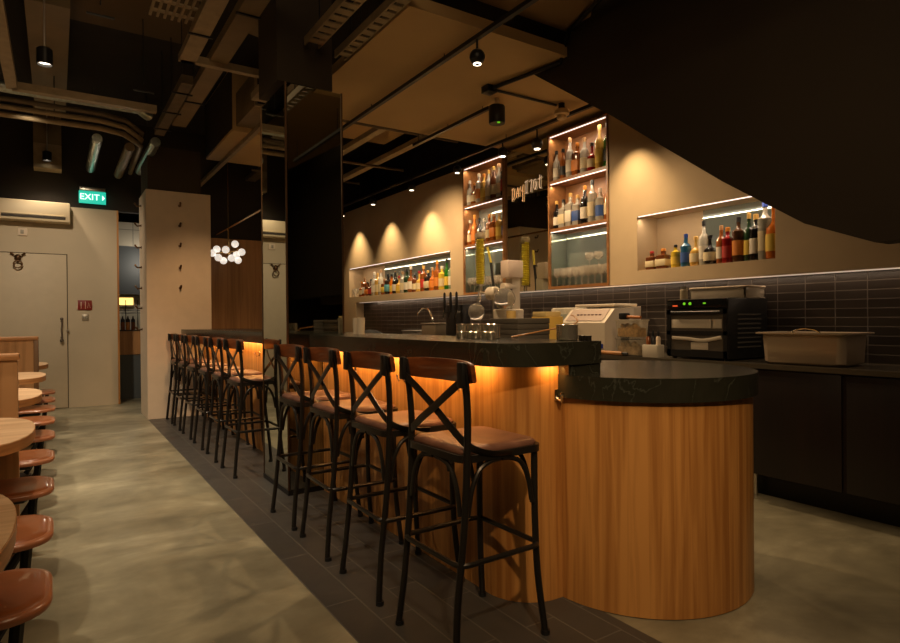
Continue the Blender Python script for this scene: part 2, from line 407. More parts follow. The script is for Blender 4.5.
# ceiling boards and bulkheads
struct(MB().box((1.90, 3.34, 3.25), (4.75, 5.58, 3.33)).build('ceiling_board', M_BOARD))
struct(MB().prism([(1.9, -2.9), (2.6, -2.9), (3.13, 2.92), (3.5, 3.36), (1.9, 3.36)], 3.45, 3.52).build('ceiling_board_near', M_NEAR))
struct(MB().box((1.37, 4.38, 3.02), (1.80, 4.85, 4.3)).build('wall_downstand', M_DWALL))
struct(MB().prism([(3.72, 3.24), (3.42, 3.31), (3.08, 3.57), (2.7, 4.29), (-2.9, 4.29), (-2.9, 1.60), (1.0, 1.60), (1.29, 1.602), (1.61, 1.735), (2.07, 2.045), (2.56, 2.41), (2.89, 2.66)], 3.28, 3.44, 'X').build('wall_stair_soffit', M_SOFF))
struct(MB().box((.985, 8.5, 2.945), (1.62, 9.2, 3.50)).build('wall_bulkhead', M_DWALL))

# ================================================================== PILLARS
p = empty('mirrored_pillar', (1.585, 4.5, 0), 'tall mirror-clad pillar standing between the two bar counters', 'pillar')
MB().box((1.385, 4.215, .05), (1.785, 4.80, 2.93)).build('core', M_DWALL, p)
MB().box((1.37, 4.215, .04), (1.384, 4.805, 2.94)).build('mirror_panel', M_MIRR, p)
MB().box((1.384, 4.20, .04), (1.80, 4.214, 2.94)).build('mirror_panel', M_MIRD, p)
e = MB()
for x, y in ((1.372, 4.202), (1.798, 4.202), (1.372, 4.80)): e.box((x-.006, y-.006, .03), (x+.006, y+.006, 2.945))
e.build('edge_trim', M_BRONZE, p)
MB().box((1.365, 4.195, 0), (1.79, 4.81, .04)).build('plinth', M_BLK, p)
p = empty('white_pillar', (1.35, 8.85, 0), 'off-white panelled pillar with rows of small hooks beside the passage', 'pillar')
MB().box((.96, 8.49, 0), (1.74, 9.22, 2.94), .004, 1).build('shaft', M_WHITE, p)
hk = None
def hook_at(pt, nrm):
    mb = MB(); x, y, z = pt; nx, ny = nrm
    mb.lathe([(.018, 0), (.018, .006)], (x, y-.006 if ny else y, z), 10, 'Y') if ny else mb.lathe([(.018, 0), (.018, .006)], (x-.006, y, z), 10, 'X')
    mb.tube([(x+nx*.0, y+ny*.0, z), (x+nx*.05, y+ny*.05, z-.012), (x+nx*.075, y+ny*.075, z+.02)], .011, 8)
    mb.sphere((x+nx*.075, y+ny*.075, z+.024), .014, 8)
    return mb
for z in (2.76, 2.497, 2.235, 1.947, 1.686): hook_at((1.355, 8.49, z), (0, -1)).build('hook', M_BRONZE, p)
for z in (2.80, 2.537, 2.245, 1.98, 1.70, 1.434, 1.15): hook_at((.96, 8.98, z), (-1, 0)).build('hook', M_BRONZE, p)

# ================================================================== BAR
def arc(cx, cy, r, a0, a1, n=10): return [(cx+r*math.cos(a0+(a1-a0)*i/n), cy+r*math.sin(a0+(a1-a0)*i/n)) for i in range(n+1)]
b = empty('bar_cabinet', (1.9, 3.0, 0), 'oak-veneered bar front under the near dark worktop, lit from above', 'bar counter')
outer = [(1.63, 4.19)] + arc(1.85, 2.19, .22, PI, 1.5*PI, 10) + [(2.06, 1.97), (2.06, 4.19)]
MB().prism(outer, .004, 1.045).build('front_panel', M_OAK, b)
def bag_hook(y, par, x=1.63, z=.93):
    mb = MB().box((x-.006, y-.011, z-.022), (x, y+.011, z+.022), .003)
    mb.tube([(x-.004, y, z-.012), (x-.035, y, z-.022), (x-.045, y, z+.006)], .005, 8).sphere((x-.045, y, z+.008), .008, 8)
    mb.tube([(x-.004, y, z+.014), (x-.026, y, z+.02)], .004, 8)
    return tag(mb.build('bag_hook', M_CHROME, par), 'chrome hook')
for y in (2.36, 2.96, 3.61): bag_hook(y, b)
mb = MB().box((1.838, 1.963, .885), (1.862, 1.97, .935), .003).tube([(1.85, 1.966, .898), (1.845, 1.93, .886), (1.842, 1.922, .915)], .006, 8).sphere((1.842, 1.922, .918), .009, 8)
tag(mb.build('bag_hook', M_CHROME, b), 'chrome hook')
wt = MB().prism([(1.53, 4.190)] + arc(1.75, 2.11, .22, PI, 1.5*PI, 10) + [(2.065, 1.90), (2.065, 4.84), (1.812, 4.84), (1.812, 4.190)], 1.046, 1.146)
tag(wt.build('bar_worktop', M_MARB), 'thick dark green marble worktop of the near bar counter with rounded corner', 'worktop')
tag(MB().box((1.865, 1.905, 1.0), (2.064, 1.968, 1.046)).build('worktop_skirt', M_MARB), 'dark stone skirt closing the step between high and low worktops', 'panel')
# low drum
dr = empty('drum_cabinet', (2.41, 1.99, 0), 'round oak-veneered drum at the near end of the bar', 'bar counter')
MB().prism(arc(2.41, 2.0, .528, PI+.06, 2*PI+PI*.5, 72) + [(2.07, 2.53), (2.07, 1.967)], .004, .90).build('drum_shell', M_OAK, dr, 60)
lw = [(1.88, 1.875)] + [pt for pt in arc(2.41, 2.0, .55, PI+.30, 2*PI+PI*.5, 48)] + [(1.95, 2.55)]
tag(MB().prism(arc(2.41, 2.0, .55, PI+.06, 2*PI+PI*.5, 56) + [(2.07, 2.55), (2.07, 1.967)], .90, 1.0).build('round_worktop', M_MARB), 'round dark green marble worktop with pale veins on the oak drum', 'worktop')
# inner work bench behind the near bar
ib = empty('inner_bench', (2.3, 3.4, 0), 'low steel work bench behind the near bar worktop', 'bench')
MB().box((2.075, 2.56, .0), (2.46, 4.8, .88)).build('bench_body', M_BLK, ib)
MB().box((2.075, 2.56, .88), (2.50, 4.8, .90)).build('bench_top', M_STEEL, ib)
# far bar
b = empty('bar_cabinet', (1.9, 6.6, 0), 'oak-veneered bar front under the far worktop behind the far stools', 'bar counter')
MB().box((1.63, 4.82, .004), (2.06, 8.48, 1.045)).build('front_panel', M_OAK, b)
for y in (5.2, 5.82, 6.45, 7.05, 7.7): bag_hook(y, b)
tag(MB().prism([(1.53, 4.845), (1.53, 7.5), (1.36, 8.1), (1.36, 8.48), (2.12, 8.48), (2.12, 4.845)], 1.046, 1.146).build('bar_worktop', M_MARB), 'thick dark worktop of the far bar counter beyond the mirrored pillar', 'worktop')

# ================================================================== BAR STOOLS
def make_stool():
    s = empty('bar_stool', (0, 0, 0), '', 'bar stool', 'cross-back bar stools along the bar')
    # local frame: +X to the bar, Y along the bar; origin on the floor at the stool's centre
    HF = .19
    for sg in (-1, 1):   # aisle side posts run up into the backrest
        pts = spline([(-.220, sg*(HF+.012), 0), (-.198, sg*(HF-.004), .22), (-.170, sg*HF, .48), (-.155, sg*(HF+.002), .76), (-.158, sg*(HF+.008), .93), (-.178, sg*(HF+.014), 1.085)], 5)
        MB().tube(pts, .0135, 10).build('leg', M_IRON, s)
        mb = MB().tube([(-.166, sg*(HF+.012), .985), (-.184, sg*(HF+.014), 1.090)], .01, 8, flat=(.020, .006))
        mb.box((-.198, sg*(HF+.014)-.019, 1.000), (-.180, sg*(HF+.014)+.019, 1.093), .007); 
        mb.build('post_cap', M_BLK, s)
    for sg in (-1, 1):
        pts = spline([(.215, sg*(HF+.012), 0), (.192, sg*(HF-.006), .25), (.185, sg*(HF-.012), .5), (.186, sg*(HF-.014), .74)], 5)
        MB().tube(pts, .0135, 10).build('leg', M_IRON, s)
    gl = MB()
    for x, y in ((-.215, -1), (-.215, 1), (.215, -1), (.215, 1)): gl.cyl((x, y*(HF+.012), 0), .018, .018, 10)
    islands(gl, 'foot_glide', M_PLAS, s)
    # seat frame and pad
    MB().prism(rrect(-.180, -.200, .220, .200, .05), .725, .752).build('seat_frame', M_IRON, s)
    q = MB(); rr = lambda d, z: [(x, y, z) for x, y in rrect(-.165+d, -.187+d, .207-d, .187-d, .045)]
    q.rings([rr(0, .752), rr(-.002, .762), rr(.006, .772), rr(.03, .777), rr(.09, .771)])
    q.build('seat', M_SEATW, s, 60)
    # foot ring
    ring = [(x, y, .36) for x, y in rrect(-.196, -.202, .198, .202, .045, 4)]
    MB().tube(ring, .0105, 8, True).build('foot_ring', M_IRON, s)
    # arched braces under the seat, four sides
    for a, c in (((-.172, -HF+.01), (-.172, HF-.01)), ((.176, -HF+.01), (.176, HF-.01)), ((-.165, -HF), (.172, -HF)), ((-.165, HF), (.172, HF))):
        A = Vector((a[0], a[1], 0)); B = Vector((c[0], c[1], 0))
        for P0, P1 in ((A, B), (B, A)):
            dd = (P1-P0); L = dd.length; dd.normalize()
            pts = spline([P0+dd*.012+Vector((0, 0, .53)), P0+dd*.030+Vector((0, 0, .62)), P0+dd*.065+Vector((0, 0, .69)), P0+dd*.115+Vector((0, 0, .716)), P0+dd*L*.48+Vector((0, 0, .722))], 4)
            MB().tube(pts, .0095, 8).build('brace', M_IRON, s)
    # cross straps
    for sg in (-1, 1):
        off = .006*sg
        pts = spline([(-.186, sg*(HF+.005), 1.02), (-.180+off, sg*.125, .978), (-.172+off, 0, .905), (-.168, -sg*.12, .838), (-.150, -sg*(HF+.012), .785), (-.06, -sg*(HF+.020), .752), (.04, -sg*(HF+.020), .742)], 5)
        MB().tube(pts, .01, 8, flat=(.0035, .017), up=(0, 0, 1)).build('cross_strap', M_IRON, s)
    # curved wooden head rail
    n = 12; rings = []
    for i in range(n+1):
        t = -1+2*i/n; y = t*.243; x = -.158+.045*(1-t*t); hh = .042-.010*abs(t)**6
        th = .010
        zc = 1.052
        ring = []
        for dx, dz_ in ((-th, -hh+.006), (-th+.003, -hh), (th-.003, -hh), (th, -hh+.006), (th-.008, hh-.006), (th-.011, hh), (-th-.005, hh), (-th-.008, hh-.006)):
            ring.append((x+dx, y, zc+dz_))
        rings.append(ring)
    MB().rings(rings).build('head_rail', M_RAIL, s)
    return s
stool = make_stool()
SX = 1.385
near_y = [1.975, 2.565, 3.15, 3.70]; far_y = [5.12, 5.755, 6.37, 7.0, 7.62, 8.18]
near_l = ['nearest cross-back bar stool with brown seat, by the rounded bar corner', 'cross-back bar stool second from the camera at the near bar', 'cross-back bar stool third from the camera at the near bar', 'cross-back bar stool fourth from the camera, just before the mirrored pillar']
far_l = ['cross-back bar stool just beyond the mirrored pillar at the far bar'] + ['cross-back bar stool, %s past the mirrored pillar at the far bar' % w for w in ('second', 'third', 'fourth', 'fifth')] + ['furthest cross-back bar stool, beside the off-white pillar']
k = 0
for y, l in zip(near_y+far_y, near_l+far_l):
    rz = [0.03, .0, -.02, .01, .02, -.02, .0, .02, -.01, 0][k]
    if k == 0: stool.location = (SX, y, .003); stool.rotation_euler = (0, 0, rz); stool['label'] = l
    else: dup(stool, (SX, y, .003), l, rz)
    k += 1
stool.location = (SX, near_y[0], .003)

# ================================================================== LEFT BOOTHS
def make_table():
    s = empty('booth_table', (0, 0, 0), '', 'table', 'round-ended oak tables in the booths')
    poly = [(-1.3, -.48), (-.36, -.48)] + [(-.36+.27*math.copysign(abs(math.cos(a))**.75, math.cos(a)), .48*math.copysign(abs(math.sin(a))**.85, math.sin(a))) for a in [-PI/2+PI*i/24 for i in range(1, 24)]] + [(-.36, .48), (-1.3, .48)]
    MB().prism(poly, .705, .748).build('table_edge', M_OAKEDGE, s)
    MB().prism([(x-.002 if x > -1.2 else x, y*.994) for x, y in poly], .748, .752).build('tabletop', M_OAKTOP, s)
    MB().box((-.90, -.10, 0), (-.48, .10, .705)).build('pedestal', M_OAK2, s)
    return s
tb = make_table()
for i, (y, l) in enumerate(zip((1.85, 3.47, 5.165, 6.95, 8.78), ('nearest round-ended oak booth table at the left edge', 'second nearest round-ended oak booth table, before the near divider', 'oak booth table just behind the near oak divider', 'oak booth table fourth from the camera on the left', 'furthest oak booth table, beyond the far divider'))):
    if i == 0: tb.location = (0, y, 0); tb['label'] = l
    else: dup(tb, (0, y, 0), l)
tb.location = (0, 1.85, 0)
def make_seat():
    s = empty('swing_seat', (0, 0, 0), '', 'seat', 'leather swing seats beside the booth tables')
    rr = lambda d, z: [(x, y, z) for x, y in rrect(-.43+d, -.20+d, -.02-d, .20-d, .12-d, 7)]
    MB().rings([rr(.0, .436), rr(-.004, .447), rr(0, .458), rr(.012, .462)]).build('seat_rim', M_LEATHE, s, 60)
    MB().rings([rr(.014, .460), rr(.02, .466), rr(.05, .468)]).build('seat_pad', M_LEATH, s, 60)
    MB().box((-.32, -.11, .40), (-.13, .11, .434), .01).build('bracket', M_BLK, s)
    MB().tube([(-.10, .02, .42), (-.12, .02, .20), (-.22, .02, .03)], .02, 8).tube([(-.34, .02, .42), (-.30, .02, .02)], .03, 8).build('leg', M_BLK, s)
    MB().cyl((-.28, .02, 0), .10, .02, 20).build('foot_plate', M_BLK, s)
    return s
st = make_seat()
for i, y in enumerate((2.18, 2.82, 3.56, 4.34, 5.15, 5.93, 6.75, 7.50, 8.33)):
    l = ('nearest brown leather seat at the lower left edge', 'second nearest brown leather seat on the left, past the first table')[i] if i < 2 else ('furthest brown leather seat in the left row' if i == 8 else 'brown leather seat, %s from the camera in the left row' % ORD(i))
    if i == 0: st['label'] = l
    else: dup(st, (0, y, 0), l)
st.location = (0, 2.18, 0)
tag(MB().box((-1.2, 3.955, 0), (-.175, 4.0, .70), .004).build('bench_end', M_OAK2), 'short oak bench end panel under the second table on the left', 'panel')
for y, zt, x1, l in ((4.575, 1.06, -.195, 'near oak booth divider with rounded cap, behind the second table'), (7.93, 1.10, -.168, 'far oak booth divider with dark framed edge, before the last table')):
    s = empty('booth_divider', (-.8, y, 0), l, 'divider')
    MB().box((-2.2, y, 0), (x1-.01, y+.07, zt-.04)).build('panel', M_OAK2, s)
    MB().box((-2.2, y-.015, zt-.045), (x1, y+.085, zt), .012).build('cap_rail', M_OAKEDGE, s)
    if y > 7: MB().box((x1-.045, y-.015, 0), (x1, y+.085, zt-.045), .005).build('edge_post', wood('dark_oak', (.12, .06, .02), (.2, .1, .04)), s)

# ================================================================== FAR WALL THINGS
s = empty('air_conditioner', (-.25, 10.4, 2.67), 'long cream wall air conditioner above the grey door', 'air conditioner')
MB().box((-.95, 10.17, 2.675), (.178, 10.40, 2.955), .018).build('casing', mat('cream_plastic', (.68, .56, .36), .45), s)
MB().box((-.62, 10.158, 2.71), (.12, 10.172, 2.745), .004).build('air_outlet', mat('outlet_dark', (.05, .04, .03), .7), s)
MB().box((-.62, 10.155, 2.752), (.12, 10.172, 2.762), .002).build('flap', mat('cream_plastic', (.68, .56, .36), .45), s)
s = empty('wall_socket', (-.39, 10.4, 2.48), 'small white wall switch box under the air conditioner', 'switch')
MB().box((-.445, 10.375, 2.48), (-.335, 10.40, 2.585), .006).build('cover', M_WHITE, s)
MB().box((-.415, 10.368, 2.505), (-.375, 10.376, 2.56), .004).build('rocker', mat('grey_plastic', (.3, .27, .2), .5), s)
def text_mesh(txt, size, name, m, parent, origin, xdir, ydir, depth=.004, align='CENTER'):
    cu = bpy.data.curves.new('txt', 'FONT'); cu.body = txt; cu.size = size; cu.extrude = depth; cu.align_x = align; cu.align_y = 'CENTER'
    to = bpy.data.objects.new('txt', cu); COL.objects.link(to)
    bpy.context.view_layer.update()
    me = bpy.data.meshes.new_from_object(to.evaluated_get(bpy.context.evaluated_depsgraph_get()))
    bpy.data.objects.remove(to); bpy.data.curves.remove(cu)
    X = Vector(xdir).normalized(); Y = Vector(ydir).normalized(); Z = X.cross(Y)
    off = Vector((0, 0, 0)); p_ = parent
    while p_ is not None: off += Vector(p_.location); p_ = p_.parent
    for v in me.vertices: v.co = Vector(origin) + X*v.co.x + Y*v.co.y + Z*v.co.z - off
    me.materials.clear(); me.materials.append(m)
    o = bpy.data.objects.new(name, me); COL.objects.link(o); o.parent = parent; return o
s = empty('exit_sign', (.46, 10.36, 3.0), 'lit green EXIT sign with white arrow hanging by the far wall', 'sign')
MB().box((.30, 10.35, 3.195), (.63, 10.40, 3.25), .004).build('mount_bar', M_STEEL, s)
MB().box((.29, 10.35, 3.01), (.635, 10.385, 3.19), .004).build('sign_panel', mat('exit_green', (.02, .35, .25), .4, emis=(.02, .55, .38), es=.75), s)
M_SW = mat('sign_white', (.9, 1, .95), .4, emis=(.8, 1, .92), es=1.1)
text_mesh('EXIT', .125, 'lettering', M_SW, s, (.425, 10.346, 3.10), (1, 0, 0), (0, 0, 1))
MB().prism([(.588, 3.06), (.588, 3.14), (.620, 3.10)], 10.342, 10.35, 'Y').build('arrow', M_SW, s)
s = empty('fire_sign', (.35, 10.4, 1.43), 'small dark red sign plate with white marks right of the door', 'sign')
MB().box((.262, 10.385, 1.43), (.442, 10.40, 1.575), .003).build('plate', mat('sign_red', (.22, .02, .012), .4), s)
w = MB().box((.30, 10.378, 1.45), (.308, 10.386, 1.55)).box((.355, 10.378, 1.45), (.361, 10.386, 1.555)).tube([(.385, 10.381, 1.46), (.40, 10.381, 1.54), (.42, 10.381, 1.46)], .003, 6)
w.prism([(.245, 1.44), (.262, 1.44), (.262, 1.565)], 10.380, 10.392, 'Y'); w.build('white_marks', M_WHITE, s)
s = empty('light_switch', (.35, 10.4, 1.27), 'small grey switch plate under the dark red sign', 'switch')
MB().box((.315, 10.388, 1.27), (.40, 10.40, 1.365), .003).build('plate', M_STEEL, s)
for x in (.338, .358, .378): MB().box((x-.007, 10.383, 1.295), (x+.007, 10.389, 1.34), .002).build('rocker', mat('grey_plastic', (.3, .27, .2), .5), s)

# annex seen through the passage
s = empty('service_counter', (1.3, 11.2, 0), 'service counter in the passage with oak band over blue-grey base', 'counter')
MB().box((.70, 11.0, 0), (2.2, 11.6, .72)).build('base', mat('blue_grey_paint', (.085, .10, .105), .6), s)
MB().box((.70, 10.98, .72), (2.2, 11.6, 1.10)).build('oak_band', M_OAK2, s)
MB().box((.69, 10.97, 1.10), (2.2, 11.62, 1.115)).build('top', M_DWALL, s)
struct(MB().box((.55, 12.3, 1.75), (2.4, 12.4, 2.62)).build('wall_passage', mat('blue_grey_paint2', (.065, .075, .085), .6)))
struct(MB().box((.55, 12.28, 2.62), (2.4, 12.38, 3.05)).build('wall_passage_upper', M_WTILE))
struct(MB().box((.55, 12.45, .9), (2.4, 12.5, 1.75)).build('wall_passage_lower', mat('pale_wall', (.62, .60, .50), .6)))
s = empty('menu_lightbox', (1.0, 12.2, 1.5), 'small lit yellow menu board in the passage', 'sign')
MB().box((.80, 12.41, 1.53), (1.20, 12.448, 1.71), .004).build('frame', M_WHITE, s)
MB().box((.82, 12.402, 1.56), (1.18, 12.412, 1.69)).build('lit_panel', mat('yellow_lit', (.9, .7, .3), .5, emis=(1, .68, .18), es=1.4), s)
s = empty('wire_rack', (1.05, 11.75, 1.115), 'thin black wire rack behind the jars in the passage', 'rack')
w = MB()
for x in (.80, .98, 1.16): w.tube([(x, 11.5, 1.115), (x, 11.5, 1.62)], .006, 6)
for z in (1.40, 1.44): w.tube([(.78, 11.5, z), (1.2, 11.5, z)], .006, 6)
islands(w, 'wire', M_BLK, s)
M_AMBER = mat('amber_liquid', (.55, .24, .05), .2, coat=.5)
M_AMB2 = mat('dark_amber', (.20, .06, .015), .15, coat=.6)
for i in range(4):
    x = .83+i*.075
    s = empty('squeeze_bottle', (x, 11.15, 1.115), 'amber squeeze bottle with black cap, %s from the left in the passage' % ORD(i), 'bottle', 'amber bottles on the passage counter')
    MB().lathe([(.028, 0), (.030, .01), (.030, .13), (.02, .15)], (x, 11.15, 1.115), 12).build('body', M_AMBER if i % 2 == 0 else M_AMB2, s)
    MB().lathe([(.031, 0), (.031, .04), (.012, .06), (.008, .10)], (x, 11.15, 1.245), 12).build('cap', M_PLAS, s)
l = bpy.data.lights.new('passage_lamp', 'POINT'); l.energy = 9; l.color = (1, .85, .65); l.shadow_soft_size = .1
o = bpy.data.objects.new('passage_lamp', l); COL.objects.link(o); o.location = (1.3, 11.9, 2.3)

# ================================================================== BOTTLES
LIQ = {'amber': (.26, .075, .014), 'dark amber': (.15, .045, .014), 'gold': (.62, .38, .08), 'clear': (.60, .57, .48), 'green': (.03, .20, .02), 'dark green': (.02, .05, .02),
       'red': (.28, .012, .01), 'blue': (.03, .13, .26), 'orange': (.50, .13, .012), 'black': (.015, .013, .012), 'yellow': (.70, .50, .05), 'pale green': (.33, .45, .30), 'brown': (.09, .035, .015)}
def bmat(c):
    g = c in ('clear', 'green', 'pale green')
    return mat('bottle_'+c.replace(' ', '_'), LIQ[c], .08, trans=.45 if g else .2, coat=.6, ior=1.4)
LBL = {'white': (.66, .60, .48), 'cream': (.60, .50, .30), 'black': (.02, .02, .02), 'red': (.40, .03, .02), 'blue': (.03, .08, .28), 'yellow': (.65, .45, .06), 'teal': (.12, .36, .42), 'orange': (.6, .2, .03)}
def lmat(c): return mat('label_'+c, LBL[c], .55)
CAPS = {'black': (.015, .015, .015), 'gold': (.55, .33, .08), 'white': (.6, .55, .45), 'red': (.35, .02, .02), 'blue': (.02, .05, .25), 'orange': (.6, .22, .03), 'cork': (.38, .22, .10)}
def cmat(c): return mat('cap_'+c, CAPS[c], .35)
def bottle(x, y, z, h, r, shape, liq, lab, cap, where, group):
    lb = '%s bottle, %s label, %s' % (liq, lab, where)
    s = empty('bottle', (x, y, z), lb, 'bottle', group)
    bh = {'tall': .62, 'squat': .60, 'square': .66, 'slim': .60, 'shouldered': .68}[shape]*h
    if shape == 'squat': prof = [(r*.9, 0), (r*1.05, .01), (r*1.08, bh*.5), (r*.95, bh*.85), (r*.4, bh), (r*.26, bh*1.08), (r*.26, h*.90)]
    elif shape == 'slim': prof = [(r*.8, 0), (r*.85, .01), (r*.85, bh), (r*.5, bh*1.12), (r*.3, bh*1.3), (r*.28, h*.92)]
    elif shape == 'tall': prof = [(r*.9, 0), (r, .01), (r, bh), (r*.75, bh*1.08), (r*.38, bh*1.18), (r*.32, h*.92)]
    else: prof = [(r*.9, 0), (r, .01), (r, bh), (r*.45, bh*1.09), (r*.34, bh*1.13), (r*.34, h*.92)]
    n = 4 if shape == 'square' else 12
    if shape == 'square':
        mb = MB(); rs = []
        for rr, hh in prof: rs.append([(x+a, y+b_, z+hh) for a, b_ in rrect(-rr*.92, -rr*.92, rr*.92, rr*.92, rr*.25, 2)])
        mb.rings(rs)
    else: mb = MB().lathe(prof, (x, y, z), 14)
    mb.build('glass_body', bmat(liq), s)
    rl = r*1.02*(.85 if shape == 'slim' else 1.08 if shape == 'squat' else 1)
    if shape == 'square': MB().box((x-rl*.95, y-rl*.95, z+bh*.22), (x+rl*.95, y+rl*.95, z+bh*.72), .004).build('paper_label', lmat(lab), s)
    else: MB().lathe([(rl, bh*.22), (rl, bh*.70)], (x, y, z), 14).build('paper_label', lmat(lab), s)
    MB().lathe([(r*.40, h*.88), (r*.40, h-.004), (r*.3, h)], (x, y, z), 10).build('cap', cmat(cap), s)
    return s
# right niche, listed left to right (far to near)
z = NR[2]
R = [(3.50,.155,.042,'square','dark amber','cream','red'),(3.38,.165,.048,'square','dark amber','cream','orange'),(3.255,.185,.036,'shouldered','yellow','yellow','black'),(3.155,.26,.040,'tall','blue','blue','blue'),
     (3.06,.23,.042,'squat','gold','cream','gold'),(2.985,.34,.036,'tall','clear','white','black'),(2.93,.225,.044,'squat','black','cream','black'),(2.83,.285,.036,'tall','amber','white','cork'),
     (2.775,.265,.041,'shouldered','red','red','orange'),(2.685,.33,.042,'shouldered','brown','orange','black'),(2.60,.345,.034,'tall','dark green','yellow','gold'),(2.545,.33,.043,'shouldered','black','white','gold')]
R2 = [(2.475,.42,.046,'shouldered','clear','cream','blue'),(2.41,.41,.05,'squat','orange','yellow','red')]
for i, (y, hh, r, sh, li, la, ca) in enumerate(R+R2):
    bottle(XW+.065, y, z, hh*1.08, r*1.12, sh, li, la, ca, '%s from left in the small right niche' % ORD(i), 'bottles in the small right wall niche')
# long left niche
pal = [('amber','cream','orange'),('amber','white','cork'),('dark amber','orange','black'),('brown','red','black'),('clear','white','white'),('gold','cream','gold'),('black','teal','black'),('orange','yellow','black'),
       ('black','white','black'),('gold','yellow','red'),('clear','cream','cork'),('dark green','white','black'),('gold','cream','red'),('amber','red','gold'),('black','cream','gold'),('orange','orange','cork'),('amber','orange','orange'),('yellow','cream','white'),('green','yellow','black'),('pale green','white','black')]
shp = ['squat','shouldered','square','squat','tall','shouldered','square','slim','tall','squat','shouldered','tall','squat','shouldered','square','squat','tall','shouldered','slim','tall']
ys = [9.62-.1243*i for i in range(24)]
pal = pal[:6]+[('clear','cream','cork'),('amber','yellow','cork')]+pal[6:12]+[('amber','white','white'),('dark amber','cream','black')]+pal[12:]
shp = shp[:6]+['tall','square']+shp[6:12]+['squat','shouldered']+shp[12:]
for i in range(24):
    hh = [.24,.30,.22,.26,.36,.34,.38,.24,.30,.29,.31,.25,.30,.33,.36,.24,.28,.34,.27,.30,.38,.30,.38,.36][i]
    bottle(XW+.07, ys[i], NL[2], hh*1.1, .052 if shp[i] != 'slim' else .045, shp[i], *pal[i], '%s from left in the long far niche' % ORD(i), 'bottles in the long far wall niche')
def wine_glass(x, y, z, h=.17, r=.036, label='', group='', name='wine_glass'):
    s = empty(name, (x, y, z), label, 'glass', group)
    MB().lathe([(r*.9, 0), (r*.9, .003), (.006, .008), (.004, h*.45)], (x, y, z), 12).build('stem', M_GLASSY, s)
    MB().lathe([(.006, h*.45), (r*.75, h*.55), (r, h*.72), (r*.85, h), (r*.82, h), (r*.96, h*.72), (r*.7, h*.57), (.003, h*.47)], (x, y, z), 12).build('bowl', M_GLASSY, s)
    return s
def tumbler(x, y, z, h=.12, r=.035):
    mb = MB().lathe([(r*.85, 0), (r, h), (r*.94, h), (r*.8, .008)], (x, y, z), 12)
    return mb
for i in range(4):
    o = tumbler(XW+.07, 9.95-.075*i, NL[2], .15, .033).build('highball_glass', M_GLASSY)
    tag(o, 'clear highball glass, %s from the left in the long far niche' % ORD(i), 'glass', 'glasses in the long far niche')

# ---------------------------------------------------------------- tall shelf units
def unit(y0, y1, which, label):
    s = empty('shelf_unit', (XW+.12, (y0+y1)/2, ZB), label, 'shelf')
    t = .022
    fm = MB().box((XW-.012, y0, ZB), (XW+.25, y0+t, ZT)).box((XW-.012, y1-t, ZB), (XW+.25, y1, ZT)).box((XW-.012, y0+t, ZB), (XW+.25, y1-t, ZB+.03)).box((XW-.012, y0+t, ZT-.022), (XW+.25, y1-t, ZT))
    fm.build('frame', M_SHELFW, s)
    zm = 2.16 if which == 'near' else 2.665
    MB().box((XW+.235, y0+t, zm), (XW+.25, y1-t, ZT-.02)).build('back_panel', M_SHELFW, s)
    MB().box((XW+.235, y0+t, ZB+.03), (XW+.25, y1-t, zm)).build('mirror_back', M_MIRS, s)
    MB().box((XW+.012, y1-t-.004, ZB+.031), (XW+.234, y1-t-.0005, 2.16)).build('mirror_side', M_MIRS, s)
    for z_ in (2.672, 2.165):
        sh = MB().box((XW-.004, y0+t, z_), (XW+.235, y1-t, z_+.030)).build('shelf_board', M_SHELFW, s)
        MB().box((XW+.002, y0+t+.005, z_-.009), (XW+.010, y1-t-.005, z_-.0005)).build('led_strip', M_LED, sh)
    MB().box((XW+.002, y0+t+.005, ZT-.031), (XW+.010, y1-t-.005, ZT-.0225)).build('led_strip', M_LED, s)
    return s
U2 = unit(3.94, 4.775, 'near', 'near tall teak shelf unit of bottles right of the wall mirror')
U1 = unit(5.535, 6.375, 'far', 'far tall teak shelf unit of bottles left of the wall mirror')
s = empty('wall_mirror', (XW+.1, 5.15, ZB), 'tall dark wall mirror between the two shelf units', 'mirror')
MB().box((XW+.02, 4.777, ZB), (XW+.04, 5.533, ZT)).build('mirror_panel', M_MIRR, s)
MB().box((XW+.04, 4.777, ZB), (XW+.25, 5.533, ZT)).build('backing', M_DWALL, s)
